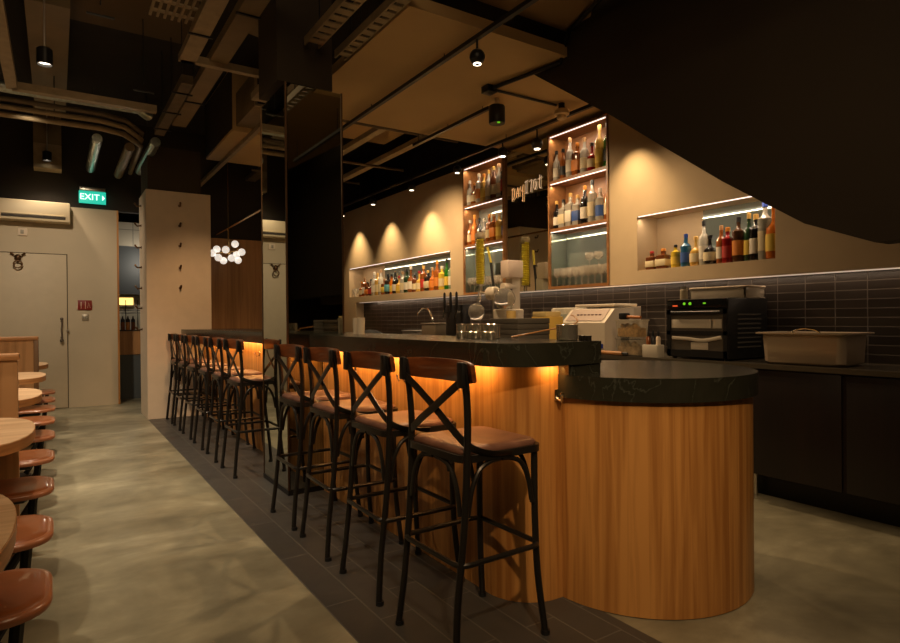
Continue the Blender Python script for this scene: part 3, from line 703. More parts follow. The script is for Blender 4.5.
for (y0, y1, nm) in ((3.94, 4.775, 'near'), (5.535, 6.375, 'far')):
    for row, z_ in ((0, 2.702), (1, 2.195)):
        n = 9; rowname = 'top' if row == 0 else 'middle'
        rnd = random.Random(11+row*5+(3 if nm == 'far' else 0))
        if nm == 'near' and row == 0: spec = [('slim','clear','white','black',.26),('slim','amber','black','black',.26),('tall','clear','white','cork',.33),('square','amber','orange','orange',.27),('tall','clear','cream','cork',.29),('squat','red','cream','black',.23),('tall','gold','yellow','gold',.35),('slim','green','black','black',.34)]
        elif nm == 'near': spec = [('slim','black','white','gold',.24),('square','clear','cream','black',.24),('square','clear','white','gold',.28),('square','clear','blue','gold',.25),('tall','black','white','orange',.31),('shouldered','clear','cream','black',.34),('shouldered','clear','blue','white',.26),('slim','amber','cream','blue',.31)]
        elif row == 0: spec = [('slim','clear','white','white',.26),('squat','amber','cream','orange',.22),('shouldered','clear','orange','white',.30),('shouldered','gold','yellow','orange',.28),('tall','clear','cream','gold',.30),('tall','dark amber','cream','gold',.32),('slim','clear','cream','cork',.33),('shouldered','black','red','gold',.34)]
        else: spec = [('slim','amber','cream','white',.26),('tall','orange','orange','orange',.30),('slim','black','black','black',.26),('squat','clear','white','white',.24),('tall','amber','cream','orange',.27),('square','amber','orange','cork',.27),('shouldered','gold','yellow','cork',.26),('slim','brown','blue','cork',.30)]
        n = len(spec); dy = (y1-y0-.13)/(n-1)
        for i, (sh, li, la, ca, hh) in enumerate(spec):
            y = y1-.065-dy*i
            bottle(XW+.06, y, z_, hh*1.25, .047, sh, li, la, ca, '%s from left, %s shelf of %s unit' % (ORD(i), rowname, nm), 'bottles on the %s shelf of the %s unit' % (rowname, nm))
    gi = 0
    for i in range(9):
        for j in range(2):
            y = y1-.065-(y1-y0-.13)/8*i
            wine_glass(XW+.055+.085*j, y-.02*j, ZB+.03, .19, .040, 'wine glass, %s from the left in the %s row of the %s unit' % (ORD(i), 'front' if j == 0 else 'rear', nm), 'wine glasses on the bottom shelf of the %s unit' % nm)
for i in range(2):
    wine_glass(XW+.08, 4.27-.12*i, ZB+.205, .145, .048, ('left' if i == 0 else 'right')+' of two wine glasses stacked above the others in the near unit', 'wine glasses stacked on top in the near unit')
# scrawled neon sign on the mirror
s = empty('neon_sign', (XW, 5.15, 2.6), 'small handwritten orange neon sign on the tall wall mirror', 'sign')
M_NEON = mat('neon_orange', (1, .6, .3), .4, emis=(1, .50, .20), es=.55); M_NEON2 = mat('neon_pale', (1, .8, .6), .4, emis=(1, .66, .42), es=.35)
G = {'D': [[(.1,-.15),(.2,.95)],[(-.05,.85),(.5,.95),(.85,.55),(.55,.1),(.15,0)]], 'A': [[(0,-.05),(.2,.5),(.4,.9)],[(.4,.9),(.6,.45),(.75,0)],[(.15,.35),(.65,.35)]],
     'Y': [[(0,.85),(.15,.45),(.5,.4)],[(.7,.95),(.6,.2),(.6,-.5),(.4,-.45)]], '1': [[(-.1,.9),(.8,1.0)],[(.25,1.0),(.25,0)],[(.0,0),(.5,0)]], '7': [[(.0,.85),(.6,1.0),(.45,.5),(.4,0)]],
     'O': [[(.6,.9),(.2,.85),(.05,.45),(.2,.1),(.5,.05),(.75,.4),(.65,.7)]], 'T': [[(.3,1.1),(.3,.05),(.5,0)],[(-.1,.75),(.75,.9)]]}
yy = 5.40
for ch, wd, sc_, lift, mm in (('D',.9,.125,.0,M_NEON),('A',.8,.115,.015,M_NEON),('Y',.85,.12,.02,M_NEON),('1',.8,.13,.035,M_NEON2),('7',.75,.13,.03,M_NEON2),('O',.9,.12,.045,M_NEON2),('T',.8,.125,.05,M_NEON2)):
    g = MB()
    for st_ in G[ch]:
        P3 = [(XW+.008, yy-a*.064, 2.66-.04+lift+b_*sc_*1.05) for a, b_ in st_]
        g.tube(spline(P3, 4), .0035, 6)
    g.build('letter', mm, s); yy -= wd*.092

# ================================================================== BACK COUNTER
XC, ZC = 3.95, .932
s = empty('back_counter', (4.25, 4.0, 0), 'long dark brown counter along the black tiled wall behind the bar', 'counter')
MB().box((XC+.02, 2.42, .12), (XW+.14, 9.70, ZC-.03)).build('carcass', M_BLK, s)
MB().box((XC-.0, -1.2, .19), (XW+.14, 2.37, ZC-.03)).build('carcass', M_DCAB, s)
for y in (1.72, 1.05, .38, -.29):
    MB().box((XC-.018, y+.004, .19), (XC, y+.646, ZC-.04), .002).build('door', M_DCAB, s)
MB().box((XC+.20, -1.2, 0), (XW+.14, 9.7, .19)).build('plinth', M_BLK, s)
MB().box((XC-.03, -1.2, ZC-.03), (XW+.148, 9.71, ZC)).build('worktop', mat('dark_worktop', (.10, .085, .06), .25, .3), s)
MB().cyl((XC+.13, 2.34, 0), .016, .19, 12).build('leg', M_STEEL, s)
z = ZC
# centrifuge like bench machine
s = empty('bench_machine', (4.2, 3.9, z), 'cream bench machine with sloped control panel and blue mark behind the bar', 'machine')
prof = [(4.0, z+.01), (4.0, z+.275), (4.13, z+.40), (4.48, z+.42), (4.48, z+.01)]
MB().prism([(a, b_) for a, b_ in prof], 3.64, 4.17, 'Y').build('body', M_DEVW, s)
sl = MB(); A = Vector((4.012, 0, z+.292)); B = Vector((4.118, 0, z+.394)); nn = Vector((-.69, 0, .72))*.003
sl.rings([[(A.x+nn.x, 3.68, A.z+nn.z), (B.x+nn.x, 3.68, B.z+nn.z), (B.x+nn.x, 4.13, B.z+nn.z), (A.x+nn.x, 4.13, A.z+nn.z)], [(A.x, 3.68, A.z), (B.x, 3.68, B.z), (B.x, 4.13, B.z), (A.x, 4.13, A.z)]])
sl.build('control_panel', mat('panel_grey', (.36, .27, .21), .5), s)
kk = MB()
for i in range(7):
    y = 4.02-i*.045; q_ = .5+.0*i; P_ = A.lerp(B, q_)
    kk.box((P_.x-.006, y-.014, P_.z-.004), (P_.x+.006, y+.014, P_.z+.009), .001)
islands(kk, 'button', mat('dark_keys', (.12, .06, .06), .5), s)
MB().box((4.15, 3.66, z+.42), (4.46, 4.15, z+.445), .008).build('lid', M_DEVW, s)
MB().box((3.994, 3.66, z+.05), (4.0, 3.72, z+.09)).build('badge', mat('badge_blue', (.01, .03, .30), .4), s)
MB().box((4.45, 3.634, z+.10), (4.47, 3.64, z+.15)).box((4.3, 3.635, z+.12), (4.33, 3.64, z+.17)).build('side_switch', M_PLAS, s)
# small upright tray/meter behind its left side
s = empty('control_box', (4.2, 4.4, z), 'pale upright control box with red buttons left of the cream machine', 'machine')
MB().box((4.18, 4.22, z), (4.42, 4.52, z+.42), .02).build('casing', mat('pale_box', (.50, .45, .34), .5, noise=.2, nscale=30), s)
bb = MB()
for zz in (.22, .29, .35): bb.cyl((4.165, 4.475, z+zz), .012, .016, 10, 'X')
islands(bb, 'button', mat('btn_red', (.30, .03, .02), .4), s)
MB().box((4.172, 4.25, z+.10), (4.181, 4.44, z+.36), .004).build('screen', mat('pale_screen', (.30, .31, .25), .3), s)
s = empty('blue_tub', (4.08, 4.25, z), 'small blue container beside the pale control box', 'container')
MB().box((4.02, 4.21, z), (4.14, 4.35, z+.17), .012).build('tub', mat('blue_plastic', (.015, .035, .14), .4), s)
MB().box((4.015, 4.205, z+.17), (4.145, 4.355, z+.19), .005).build('lid', mat('pale_lid', (.5, .48, .4), .4), s)
# food tubs
M_TUB = mat('clear_tub', (.90, .86, .74), .08, trans=.92, ior=1.08)
def tub(y, z0, hh, lab, filling, lid):
    s = empty('food_tub', (4.02, y, z0), lab, 'container')
    MB().rings([[(x_, y_, z0) for x_, y_ in rrect(3.955, y-.115, 4.085, y+.115, .03)], [(x_, y_, z0+hh-.012) for x_, y_ in rrect(3.945, y-.125, 4.095, y+.125, .03)]]).build('tub_wall', M_TUB, s)
    mb = MB(); rnd = random.Random(int(hh*1000)+7)
    mb.box((3.965, y-.105, z0+.006), (4.075, y+.105, z0+hh*.55), .012)
    for i in range(16): mb.sphere((rnd.uniform(3.97, 4.07), y+rnd.uniform(-.09, .09), z0+hh*.55+rnd.uniform(0, .02)), rnd.uniform(.014, .024), 8)
    mb.build('filling', filling, s)
    MB().prism(rrect(3.94, y-.13, 4.10, y+.13, .03), z0+hh-.012, z0+hh).build('lid', M_TUB, s)
M_FILL = mat('pale_filling', (.72, .46, .18), .6, noise=.25, nscale=40); M_FILL2 = mat('cream_filling', (.55, .42, .25), .6, noise=.3, nscale=30)
tub(3.36, z, .15, 'lower clear food tub with cream filling beside the cream machine', M_FILL2, 0)
tub(3.36, z+.152, .15, 'upper clear food tub with pale yellow filling stacked on another', M_FILL, 0)
s = empty('hand_tool', (4.02, 3.36, z+.303), 'black and orange tool lying on the stacked food tubs', 'tool')
MB().box((3.98, 3.40, z+.303), (4.05, 3.47, z+.36), .012).build('head', M_PLAS, s)
MB().tube([(4.01, 3.42, z+.325), (4.02, 3.27, z+.320)], .014, 8).build('grip', mat('orange_plastic', (.45, .16, .04), .4), s)
s = empty('dropper_box', (3.99, 3.12, z), 'small white box beside the black oven holding dropper bottles', 'box')
bx = MB().box((3.95, 3.055, z), (4.04, 3.20, z+.10), .004).build('tray', mat('white_card', (.55, .50, .40), .6), s)
for i, (y, c, m_) in enumerate(((3.17, 'dark', M_AMB2), (3.125, 'black', M_PLAS), (3.075, 'white', M_WHITE))):
    t = empty('dropper_bottle', (3.99, y, z+.10), '%s dropper bottle, %s from the left on the white box' % (c, ORD(i)), 'bottle', 'dropper bottles on the white box')
    MB().lathe([(.018, 0), (.018, .055), (.008, .07)], (3.99, y, z+.10), 12).build('body', m_, t)
    MB().lathe([(.010, 0), (.009, .03), (.004, .05)], (3.99, y, z+.168), 10).build('dropper', M_PLAS, t)
# black oven
s = empty('black_oven', (4.2, 2.74, z), 'black countertop dehydrator oven with lit green display behind the round worktop', 'oven')
y0, y1 = 2.49, 3.0; zt = z+.455
MB().box((4.01, y0, z+.012), (4.52, y1, zt), .008).build('casing', M_PLAS, s)
MB().box((3.995, y0+.005, zt-.075), (4.012, y1-.005, zt-.004), .003).build('control_panel', mat('gloss_black', (.01, .01, .01), .1), s)
M_GRN = mat('green_led', (.1, .6, .02), .4, emis=(.30, 1, .03), es=.35)
MB().cyl((3.990, 2.79, zt-.035), .011, .006, 12, 'X').cyl((3.990, 2.84, zt-.035), .010, .006, 12, 'X').box((3.990, 2.66, zt-.04), (3.996, 2.68, zt-.03)).build('display_lights', M_GRN, s)
MB().box((3.990, 2.90, zt-.055), (3.996, 2.94, zt-.045)).build('red_light', mat('red_led', (.6, .1, .02), .4, emis=(1, .12, .03), es=.5), s)
fd = MB().box((3.995, y0+.004, z+.02), (4.012, y0+.035, zt-.08)).box((3.995, y1-.035, z+.02), (4.012, y1-.004, zt-.08)).box((3.995, y0, z+.02), (4.012, y1, z+.07)).box((3.995, y0, zt-.115), (4.012, y1, zt-.08)).box((3.995, y0, z+.185), (4.012, y1, z+.215))
fd.build('door_frame', M_PLAS, s)
MB().box((4.006, y0+.035, z+.07), (4.011, y1-.035, z+.185)).box((4.006, y0+.035, z+.215), (4.011, y1-.035, zt-.115)).build('window_pane', mat('oven_inside', (.10, .085, .065), .35), s)
MB().tube([(3.98, y0+.05, zt-.10), (3.98, y1-.05, zt-.10)], .009, 8).build('door_handle', M_PLAS, s)
tr = MB().box((4.000, y0+.05, z+.235), (4.007, y1-.04, z+.30), .001).box((4.0, y0+.12, z+.235), (4.006, y0+.13, z+.30)).tube(spline([(3.997, y0+.05, z+.17), (3.995, y0+.2, z+.145), (3.995, y0+.32, z+.155), (3.997, y1-.05, z+.16)], 6), .008, 8, flat=(.006, .014))
tr.box((4.0, y0+.16, z+.075), (4.006, y0+.30, z+.13), .001)
tr.build('paper_sheets', mat('paper_grey', (.50, .44, .34), .6), s)
vt = MB()
for i in range(8): vt.box((4.12, y0-.004, z+.09+i*.034), (4.42, y0+.001, z+.102+i*.034), .001)
vt.build('side_vents', mat('vent_grey', (.075, .07, .06), .5), s)
for x_, y_ in ((4.04, y0+.04), (4.04, y1-.04), (4.48, y0+.04), (4.48, y1-.04)): MB().cyl((x_, y_, z), .015, .014, 10).build('foot', M_PLAS, s)
s = empty('lidded_crate', (4.35, 2.75, zt), 'clear plastic crate of small things on top of the black oven', 'container')
MB().box((4.22, 2.49, zt), (4.235, 2.95, zt+.085), .003).box((4.47, 2.49, zt), (4.485, 2.95, zt+.085), .003).box((4.22, 2.49, zt), (4.485, 2.505, zt+.085), .003).box((4.22, 2.935, zt), (4.485, 2.95, zt+.085), .003).box((4.22, 2.49, zt), (4.485, 2.95, zt+.006)).build('crate', mat('crate_clear', (.50, .44, .35), .25, trans=.3), s)
MB().tube([(x_, y_, zt+.088) for x_, y_ in rrect(4.215, 2.485, 4.49, 2.955, .02, 3)], .006, 6, True).build('rim', M_WHITE, s)
s = empty('jar', (4.17, 2.97, zt), 'small pale jar on the left end of the black oven', 'jar')
MB().lathe([(.028, 0), (.03, .01), (.03, .075), (.022, .085)], (4.16, 2.96, zt), 14).build('glass', mat('pale_jar', (.5, .42, .28), .2, trans=.3), s)
MB().cyl((4.16, 2.96, zt+.085), .025, .018, 14).build('lid', M_STEEL, s)
for i in range(3):
    y = 2.87-.085*i; s = empty('tin_cup', (4.30, y, zt+.007), '%s tin cup, %s from the left inside the clear crate' % (('dark', 'dark', 'pale')[i], ORD(i)), 'cup', 'cups in the crate')
    MB().lathe([(.028, 0), (.034, .06), (.031, .06), (.025, .004)], (4.30, y, zt+.007), 14).build('body', M_IRON if i < 2 else M_STEEL, s)
# steel pan
s = empty('steel_pan', (4.2, 1.98, z), 'deep rectangular steel pan with wide rim on the dark counter', 'pan')
pp = MB()
def pr(d, z_, r=.05): return [(x_, y_, z_) for x_, y_ in rrect(4.00-d, 1.74-d, 4.33+d, 2.25+d, r, 5)]
pp.rings([pr(-.025, z+.004), pr(-.004, z+.02), pr(.006, z+.198), pr(.038, z+.203), pr(.038, z+.212), pr(.002, z+.206), pr(-.014, z+.02)], True, True)
pp.build('body', mat('pan_steel', (.62, .50, .36), .38, .6), s, 50)
MB().tube(spline([(4.02, 2.06, z+.208), (4.02, 2.03, z+.228), (4.02, 1.97, z+.238), (4.02, 1.91, z+.228), (4.02, 1.88, z+.208)], 4), .005, 8).build('handle', M_CHROME, s)
# rolling pin, sheet
s = empty('rolling_pin', (3.97, 3.56, z), 'wooden rolling pin with dark ends by the cream machine foot', 'rolling pin')
MB().lathe([(.016, 0), (.018, .02), (.018, .25), (.016, .27)], (3.945, 3.40, z+.019), 12, 'Y').build('barrel', M_OAKEDGE, s)
for y in (3.665, 3.345): MB().lathe([(.010, 0), (.013, .025), (.010, .06)], (3.945, y, z+.019), 10, 'Y').build('handle', M_PLAS, s)

# rotary evaporator
s = empty('rotary_evaporator', (4.15, 5.2, z), 'cream glass still with yellow coiled condenser and round flask behind the bar', 'machine')
MB().box((4.02, 4.80, z+.0), (4.34, 5.33, z+.10), .02).build('base', M_DEVW, s)
MB().lathe([(.13, 0), (.155, .02), (.165, .30), (.155, .31)], (4.12, 5.12, z+.11), 28).build('water_bath', M_DEVW, s)
MB().box((4.14, 5.08, z+.40), (4.26, 5.20, z+.78), .02).build('column', M_DEVW, s)
MB().box((4.05, 5.03, z+.76), (4.26, 5.17, z+.95), .012).build('head', mat('pinkish_cream', (.60, .48, .38), .4), s)
MB().box((4.03, 5.175, z+.80), (4.08, 5.24, z+.93), .01).build('display', mat('dark_glass', (.05, .06, .05), .2), s)
MB().cyl((4.04, 5.12, z+.66), .045, .16, 20, 'X').lathe([(.05, 0), (.075, .03), (.075, .13), (.04, .17)], (4.06, 5.24, z+.60), 20, 'Y').build('drive_unit', M_DEVW, s)
MB().cyl((4.03, 5.25, z+.58), .035, .04, 16, 'X').cyl((4.115, 5.10, z+.64), .02, .03, 14, 'X').build('black_knob', M_PLAS, s)
MB().sphere((4.02, 5.06, z+.53), .118, 24).tube([(4.02, 5.14, z+.58), (4.04, 5.26, z+.64)], .025, 12).build('evaporating_flask', mat('flask_glass', (.90, .86, .76), .05, trans=.88, ior=1.2), s)
MB().lathe([(.055, 0), (.055, .56), (.045, .60), (.02, .63)], (4.08, 5.58, z+.70), 24).build('condenser_jacket', mat('jacket_glass', (1, .98, .92), .02, trans=1.0, ior=1.03), s)
cc = MB(); n = 16
cc.cyl((4.08, 5.58, z+.72), .036, .50, 14)
cc.tube([(4.08+.038*math.cos(2*PI*i/10), 5.58+.038*math.sin(2*PI*i/10), z+.73+.0028*i) for i in range(180)], .012, 6)
cc.build('yellow_coil', mat('yellow_coil', (1.0, .85, .07), .3), s)
MB().lathe([(.05, 0), (.058, .03), (.05, .06), (.02, .075)], (4.08, 5.58, z+1.24), 20).build('top_cap', mat('pale_cap', (.55, .46, .32), .35), s)
MB().tube([(4.08, 5.44, z+1.13), (4.10, 5.40, z+.95)], .013, 8).build('yellow_hose', mat('yellow_hose', (.75, .60, .08), .4), s)
MB().tube(spline([(4.10, 5.40, z+.95), (4.10, 5.37, z+.75), (4.12, 5.34, z+.55)], 5), .016, 8).build('black_hose', M_PLAS, s)
MB().tube([(4.08, 5.58, z+.72), (4.08, 5.60, z+.55)], .022, 10).build('glass_joint', M_GLASSY, s)
MB().sphere((4.08, 5.66, z+.40), .10, 20).tube([(4.08, 5.63, z+.47), (4.08, 5.60, z+.58)], .022, 10).build('receiving_flask', mat('flask_glass', (.8, .74, .62), .04, trans=.75), s)
MB().tube([(4.20, 5.50, z+.03), (4.20, 5.50, z+.62)], .012, 10).tube([(4.20, 5.50, z+.60), (4.08, 5.58, z+.62)], .010, 8).box((4.12, 5.33, z), (4.28, 5.62, z+.03), .005).build('support_rod', M_STEEL, s)
for i in range(5):
    y = 5.74-.06*i
    tag(tumbler(4.02+.03*(i % 2), y, z, .13+.02*(i % 3), .028).build('mixing_glass', M_GLASSY), 'clear mixing glass, %s from the left in front of the glass still' % ORD(i), 'glass', 'mixing glasses by the still')
# beer tap tower
s = empty('tap_tower', (4.15, 6.15, z), 'black beer tap tower with tall dark handles left of the glass still', 'beer tap')
MB().box((4.10, 5.98, z), (4.22, 6.36, z+.50), .015).build('tower', M_PLAS, s)
for y in (6.30, 6.16, 6.03):
    t = MB().tube([(4.10, y, z+.40), (4.04, y, z+.40), (4.03, y, z+.33)], .012, 8).cyl((4.05, y, z+.40), .016, .03, 10).build('tap', M_CHROME, s)
    MB().lathe([(.010, 0), (.017, .05), (.015, .20), (.008, .22)], (4.05, y, z+.43), 10).build('tap_handle', M_PLAS, t)
# sink tap and steel boxes on the counter
s = empty('faucet', (4.25, 6.9, z), 'chrome gooseneck tap against the black tiles', 'tap')
MB().cyl((4.25, 6.86, z), .022, .05, 14).build('base', M_CHROME, s)
MB().tube(spline([(4.25, 6.86, z+.04), (4.25, 6.88, z+.22), (4.24, 6.97, z+.42), (4.22, 7.10, z+.47), (4.20, 7.20, z+.42), (4.20, 7.22, z+.38)], 6), .013, 10).build('spout', M_CHROME, s)
MB().tube([(4.25, 6.86, z+.05), (4.18, 6.84, z+.09)], .008, 8).build('lever', M_CHROME, s)
def steelbox(x0, x1, y0, y1, z0, z1, lab, m_=M_STEEL, nm='steel_bin'):
    s = empty(nm, ((x0+x1)/2, (y0+y1)/2, z0), lab, 'container')
    MB().box((x0, y0, z0), (x1, y1, z1-.012), .008).build('bin', m_, s)
    MB().box((x0-.008, y0-.008, z1-.012), (x1+.008, y1+.008, z1), .004).build('lid', m_, s)
    return s
steelbox(4.02, 4.38, 6.48, 6.82, z, z+.27, 'dull steel bin with flat lid left of the tap tower', mat('dull_steel', (.30, .25, .18), .4, .6))
steelbox(4.02, 4.38, 6.95, 7.35, z, z+.17, 'low grey bin under the gooseneck tap', mat('grey_bin', (.20, .19, .17), .4, .4))
s = empty('folded_cloth', (4.2, 8.6, z), 'rumpled black cloth on the far end of the back counter', 'cloth')
c = MB(); rings = []
for k_, (dz_, sx) in enumerate(((0, 1.0), (.05, 1.02), (.10, .85), (.14, .5), (.15, .1))):
    rings.append([(4.2+.14*sx*math.cos(a)*(1+.12*math.sin(3*a)), 8.75+.42*sx*math.sin(a)*(1+.1*math.cos(5*a)), z+dz_+.012*math.sin(4*a)*(1 if k_ else 0)) for a in [2*PI*i/24 for i in range(24)]])
c.rings(rings).build('cloth_heap', mat('black_cloth', (.010, .010, .011), .9), s, 70)

# ================================================================== ON THE NEAR WORKTOP
zt = 1.146
def cup(x, y, r, hh, lab, grp, m_=mat('cup_steel', (.80, .73, .60), .16, .9)):
    s = empty('steel_cup', (x, y, zt), lab, 'cup', grp)
    MB().lathe([(r*.9, 0), (r, .004), (r, hh), (r*.94, hh), (r*.9, .01)], (x, y, zt), 20).build('body', m_, s)
    MB().tube([(x+r*1.0*math.cos(a), y+r*math.sin(a), zt+hh) for a in [2*PI*i/16 for i in range(16)]], .002, 6, True).build('rim', m_, s)
for i in range(5): cup(1.90+.02*(i % 2), 2.78-.075*i, .031, .075+.0*(i), 'polished steel cup, %s from the left in the row on the near worktop' % ORD(i), 'steel cups on the near worktop')
for i in range(5): cup(1.83+.015*(i % 2), 2.68-.066*i, .024, .035, 'small steel jigger cup, %s from the left in front of the cup row' % ORD(i), 'small steel cups on the near worktop')
cup(2.0, 2.045, .046, .072, 'wide steel cup near the end of the near worktop', 'steel cups near the worktop end')
cup(2.055, 2.115, .046, .072, 'wide steel cup just behind another near the worktop end', 'steel cups near the worktop end')
for i in range(3): cup(2.04-.012*i, 2.0-.035*i, .013, .022, 'tiny steel cup, %s from the left at the worktop corner' % ORD(i), 'tiny cups at the worktop corner', M_IRON)
for i in range(2):
    o = MB().lathe([(.026, 0), (.030, .12), (.027, .12), (.024, .006)], (1.86, 4.10-.075*i, zt), 16).build('paper_cup', mat('cream_cup', (.60, .48, .32), .5))
    tag(o, ('left' if i == 0 else 'right')+' cream cup standing against the mirrored pillar', 'cup')
# menus, yellow box and bottle on the inner bench
zb = .90
for i in range(11):
    o = MB().box((2.16, 2.60+.004*(i % 2), zb+.0005+i*.032), (2.40, 2.86+.004*(i % 3), zb+.0315+i*.032), .004).build('bound_menu', mat('menu_cover', (.10, .085, .065), .5))
    tag(o, 'dark bound menu, %s from the bottom of the stack behind the steel cups' % ORD(i), 'menu', 'bound menus stacked behind the cups')
for i, (x, y, w_, h_, lab) in enumerate(((2.47, 2.70, .075, .36, 'yellow carton standing right of the menu stack'),)):
    s = empty('yellow_carton', (x, y, zb), lab, 'box')
    MB().box((x-.06, y-w_, zb), (x+.06, y+w_, zb+h_), .004).build('carton', mat('yellow_card', (.72, .46, .10), .5), s)
    MB().box((x-.06, y-w_+.02, zb+h_), (x+.06, y+w_-.01, zb+h_+.03), .004).build('flap', mat('yellow_card_light', (.72, .54, .22), .5), s)
s = empty('mustard_bottle', (2.42, 2.98, zb), 'squat yellow bottle with yellow cap behind the menus', 'bottle')
MB().lathe([(.04, 0), (.045, .01), (.045, .33), (.03, .35)], (2.42, 2.98, zb), 16).build('body', mat('mustard', (.62, .38, .10), .4), s)
MB().cyl((2.42, 2.98, zb+.35), .032, .05, 14).build('cap', mat('mustard_cap', (.70, .48, .16), .4), s)
s = empty('orange_cord', (2.3, 2.3, zt), 'thin orange cord running across the worktop to the cream machine', 'cord')
MB().tube(spline([(2.03, 2.50, zt+.006), (2.15, 2.44, zt+.03), (2.6, 2.60, zt+.07), (3.2, 3.2, 1.26), (3.99, 4.05, 1.28)], 6), .004, 6).build('cable', mat('orange_cable', (.45, .20, .06), .4), s)
# items on the far worktop
s = empty('wooden_tray', (1.98, 6.2, zt), 'pale wooden tray on the far bar worktop', 'tray')
MB().box((1.88, 5.4, zt), (2.08, 5.95, zt+.02), .004).build('board', M_OAKTOP, s)
s = empty('dark_bowl', (1.98, 6.5, zt), 'small dark bowl left of the pale tray on the far worktop', 'bowl')
MB().lathe([(.03, 0), (.07, .03), (.085, .07), (.078, .07), (.06, .035), (.02, .012)], (1.98, 6.35, zt), 20).build('bowl', mat('bowl_brown', (.05, .018, .010), .4), s)

# ================================================================== CEILING SERVICES
def track(x, y0, y1, z, lab):
    s = empty('light_track', (x, (y0+y1)/2, z), lab, 'light track')
    MB().box((x-.017, y0, z), (x+.017, y1, z+.03)).build('rail', M_BLK, s)
    w = MB()
    n = max(2, int((y1-y0)/1.2))
    for i in range(n+1):
        y = y0+.1+(y1-y0-.2)*i/n; w.tube([(x, y, z+.03), (x, y, 3.25 if 3.34 < y < 5.58 else 4.3)], .004, 6)
    islands(w, 'hanger', M_BLK, s)
track(2.46, 1.2, 6.4, 3.19, 'black light track running over the bar counter')
track(3.37, 4.45, 5.85, 3.19, 'black light track over the bartender aisle')
track(4.09, 3.75, 10.2, 3.17, 'black light track close to the beige wall, carrying wall spots')
def ball_spot(x, y, z, lab, r=.055):
    s = empty('track_spotlight', (x, y, z), lab, 'spotlight')
    MB().sphere((x, y, z), r, 18).build('ball_head', M_PLAS, s)
    MB().tube([(x, y, z+r*.8), (x, y, 3.172 if x > 4 else 3.192)], .008, 8).build('neck', M_BLK, s)
    MB().lathe([(r*.50, -.001), (r*.50, .01)], (x, y, z-r*.93), 16).build('lens', M_LENS, s)
ball_spot(2.46, 3.38, 3.07, 'round black spotlight hanging from the track over the near bar')
ball_spot(4.09, 9.55, 3.07, 'furthest black wall spotlight on the track by the beige wall')
ball_spot(4.09, 8.37, 3.07, 'black wall spotlight over the middle light pool on the beige wall')
ball_spot(4.09, 7.17, 3.07, 'black wall spotlight over the pool nearest the far shelf unit')
ball_spot(4.09, 6.05, 3.07, 'white-lit spotlight above the far shelf unit', .05)
ball_spot(4.09, 5.16, 3.07, 'black spotlight above the wall mirror')
ball_spot(4.09, 4.60, 3.02, 'black spotlight hanging just left of the near shelf unit', .06)
s = empty('ceiling_speaker', (3.36, 4.32, 3.0), 'black cylinder speaker with green light hanging under the tan ceiling', 'speaker')
MB().lathe([(.070, 0), (.075, .01), (.075, .15), (.07, .16)], (3.36, 4.32, 3.02), 24).build('can', M_PLAS, s)
MB().cyl((3.34, 4.27, 3.012), .014, .008, 12).build('green_light', M_GRN, s)
MB().tube([(3.36, 4.32, 3.18), (3.36, 4.32, 3.25)], .02, 8).build('mount', M_STEEL, s)
s = empty('smoke_detector', (4.02, 4.14, 3.14), 'cream smoke detector under the tan ceiling by the near shelf unit', 'smoke detector')
MB().lathe([(.035, 0), (.045, .01), (.045, .035), (.07, .045), (.07, .08), (.06, .09)], (3.95, 4.10, 3.10), 24).build('housing', mat('cream_detector', (.62, .46, .26), .5), s)
MB().cyl((3.95, 4.10, 3.19), .03, .06, 12).build('mount', M_BLK, s)
s = empty('ceiling_conduit', (3.2, 3.9, 3.22), 'black conduit with junction box turning over the tan ceiling towards the stair soffit', 'conduit')
MB().tube([(3.13, 4.13, 3.225), (3.27, 3.40, 3.225), (3.26, 3.30, 3.42), (2.93, 2.3, 3.42)], .018, 8).tube([(3.15, 4.13, 3.23), (3.9, 4.12, 3.23)], .012, 8).build('pipe', M_BLK, s)
MB().box((3.08, 4.08, 3.19), (3.18, 4.18, 3.25), .005).build('junction_box', M_BLK, s)

def ladder_tray(x0, x1, y0, y1, z, lab, m_=M_TRAY, nm='cable_tray'):
    s = empty(nm, ((x0+x1)/2, (y0+y1)/2, z), lab, 'cable tray')
    mb = MB().box((x0, y0, z), (x0+.012, y1, z+.06)).box((x1-.012, y0, z), (x1, y1, z+.06))
    n = int((y1-y0)/.10)
    for i in range(n): mb.box((x0+.012, y0+.10*i, z), (x1-.012, y0+.10*i+.062, z+.008))
    mb.build('perforated_channel', m_, s)
    w = MB()
    for i in range(3):
        y = y0+.3+(y1-y0-.6)*i/2
        w.tube([(x0+.006, y, z+.05), (x0+.006, y, 4.3)], .005, 6).tube([(x1-.006, y, z+.05), (x1-.006, y, 4.3)], .005, 6)
    islands(w, 'hanger_rod', M_BLK, s); return s
ladder_tray(1.80, 1.89, 1.5, 4.33, 3.26, 'narrow perforated cable tray along the edge of the tan ceiling')
ladder_tray(1.56, 1.68, 1.5, 4.33, 3.30, 'second perforated cable tray left of the tan ceiling edge')
s = empty('tray_bracket', (1.4, 5.0, 3.1), 'flat tan metal shelf behind the top left edge of the mirrored pillar', 'bracket')
MB().box((1.38, 4.86, 3.10), (1.55, 5.12, 3.115)).box((1.38, 4.86, 3.115), (1.388, 5.12, 3.16)).build('plate', M_TRAY, s)
MB().tube([(1.46, 4.89, 3.115), (1.46, 4.89, 4.3)], .006, 6).build('hanger_rod', M_BLK, s)
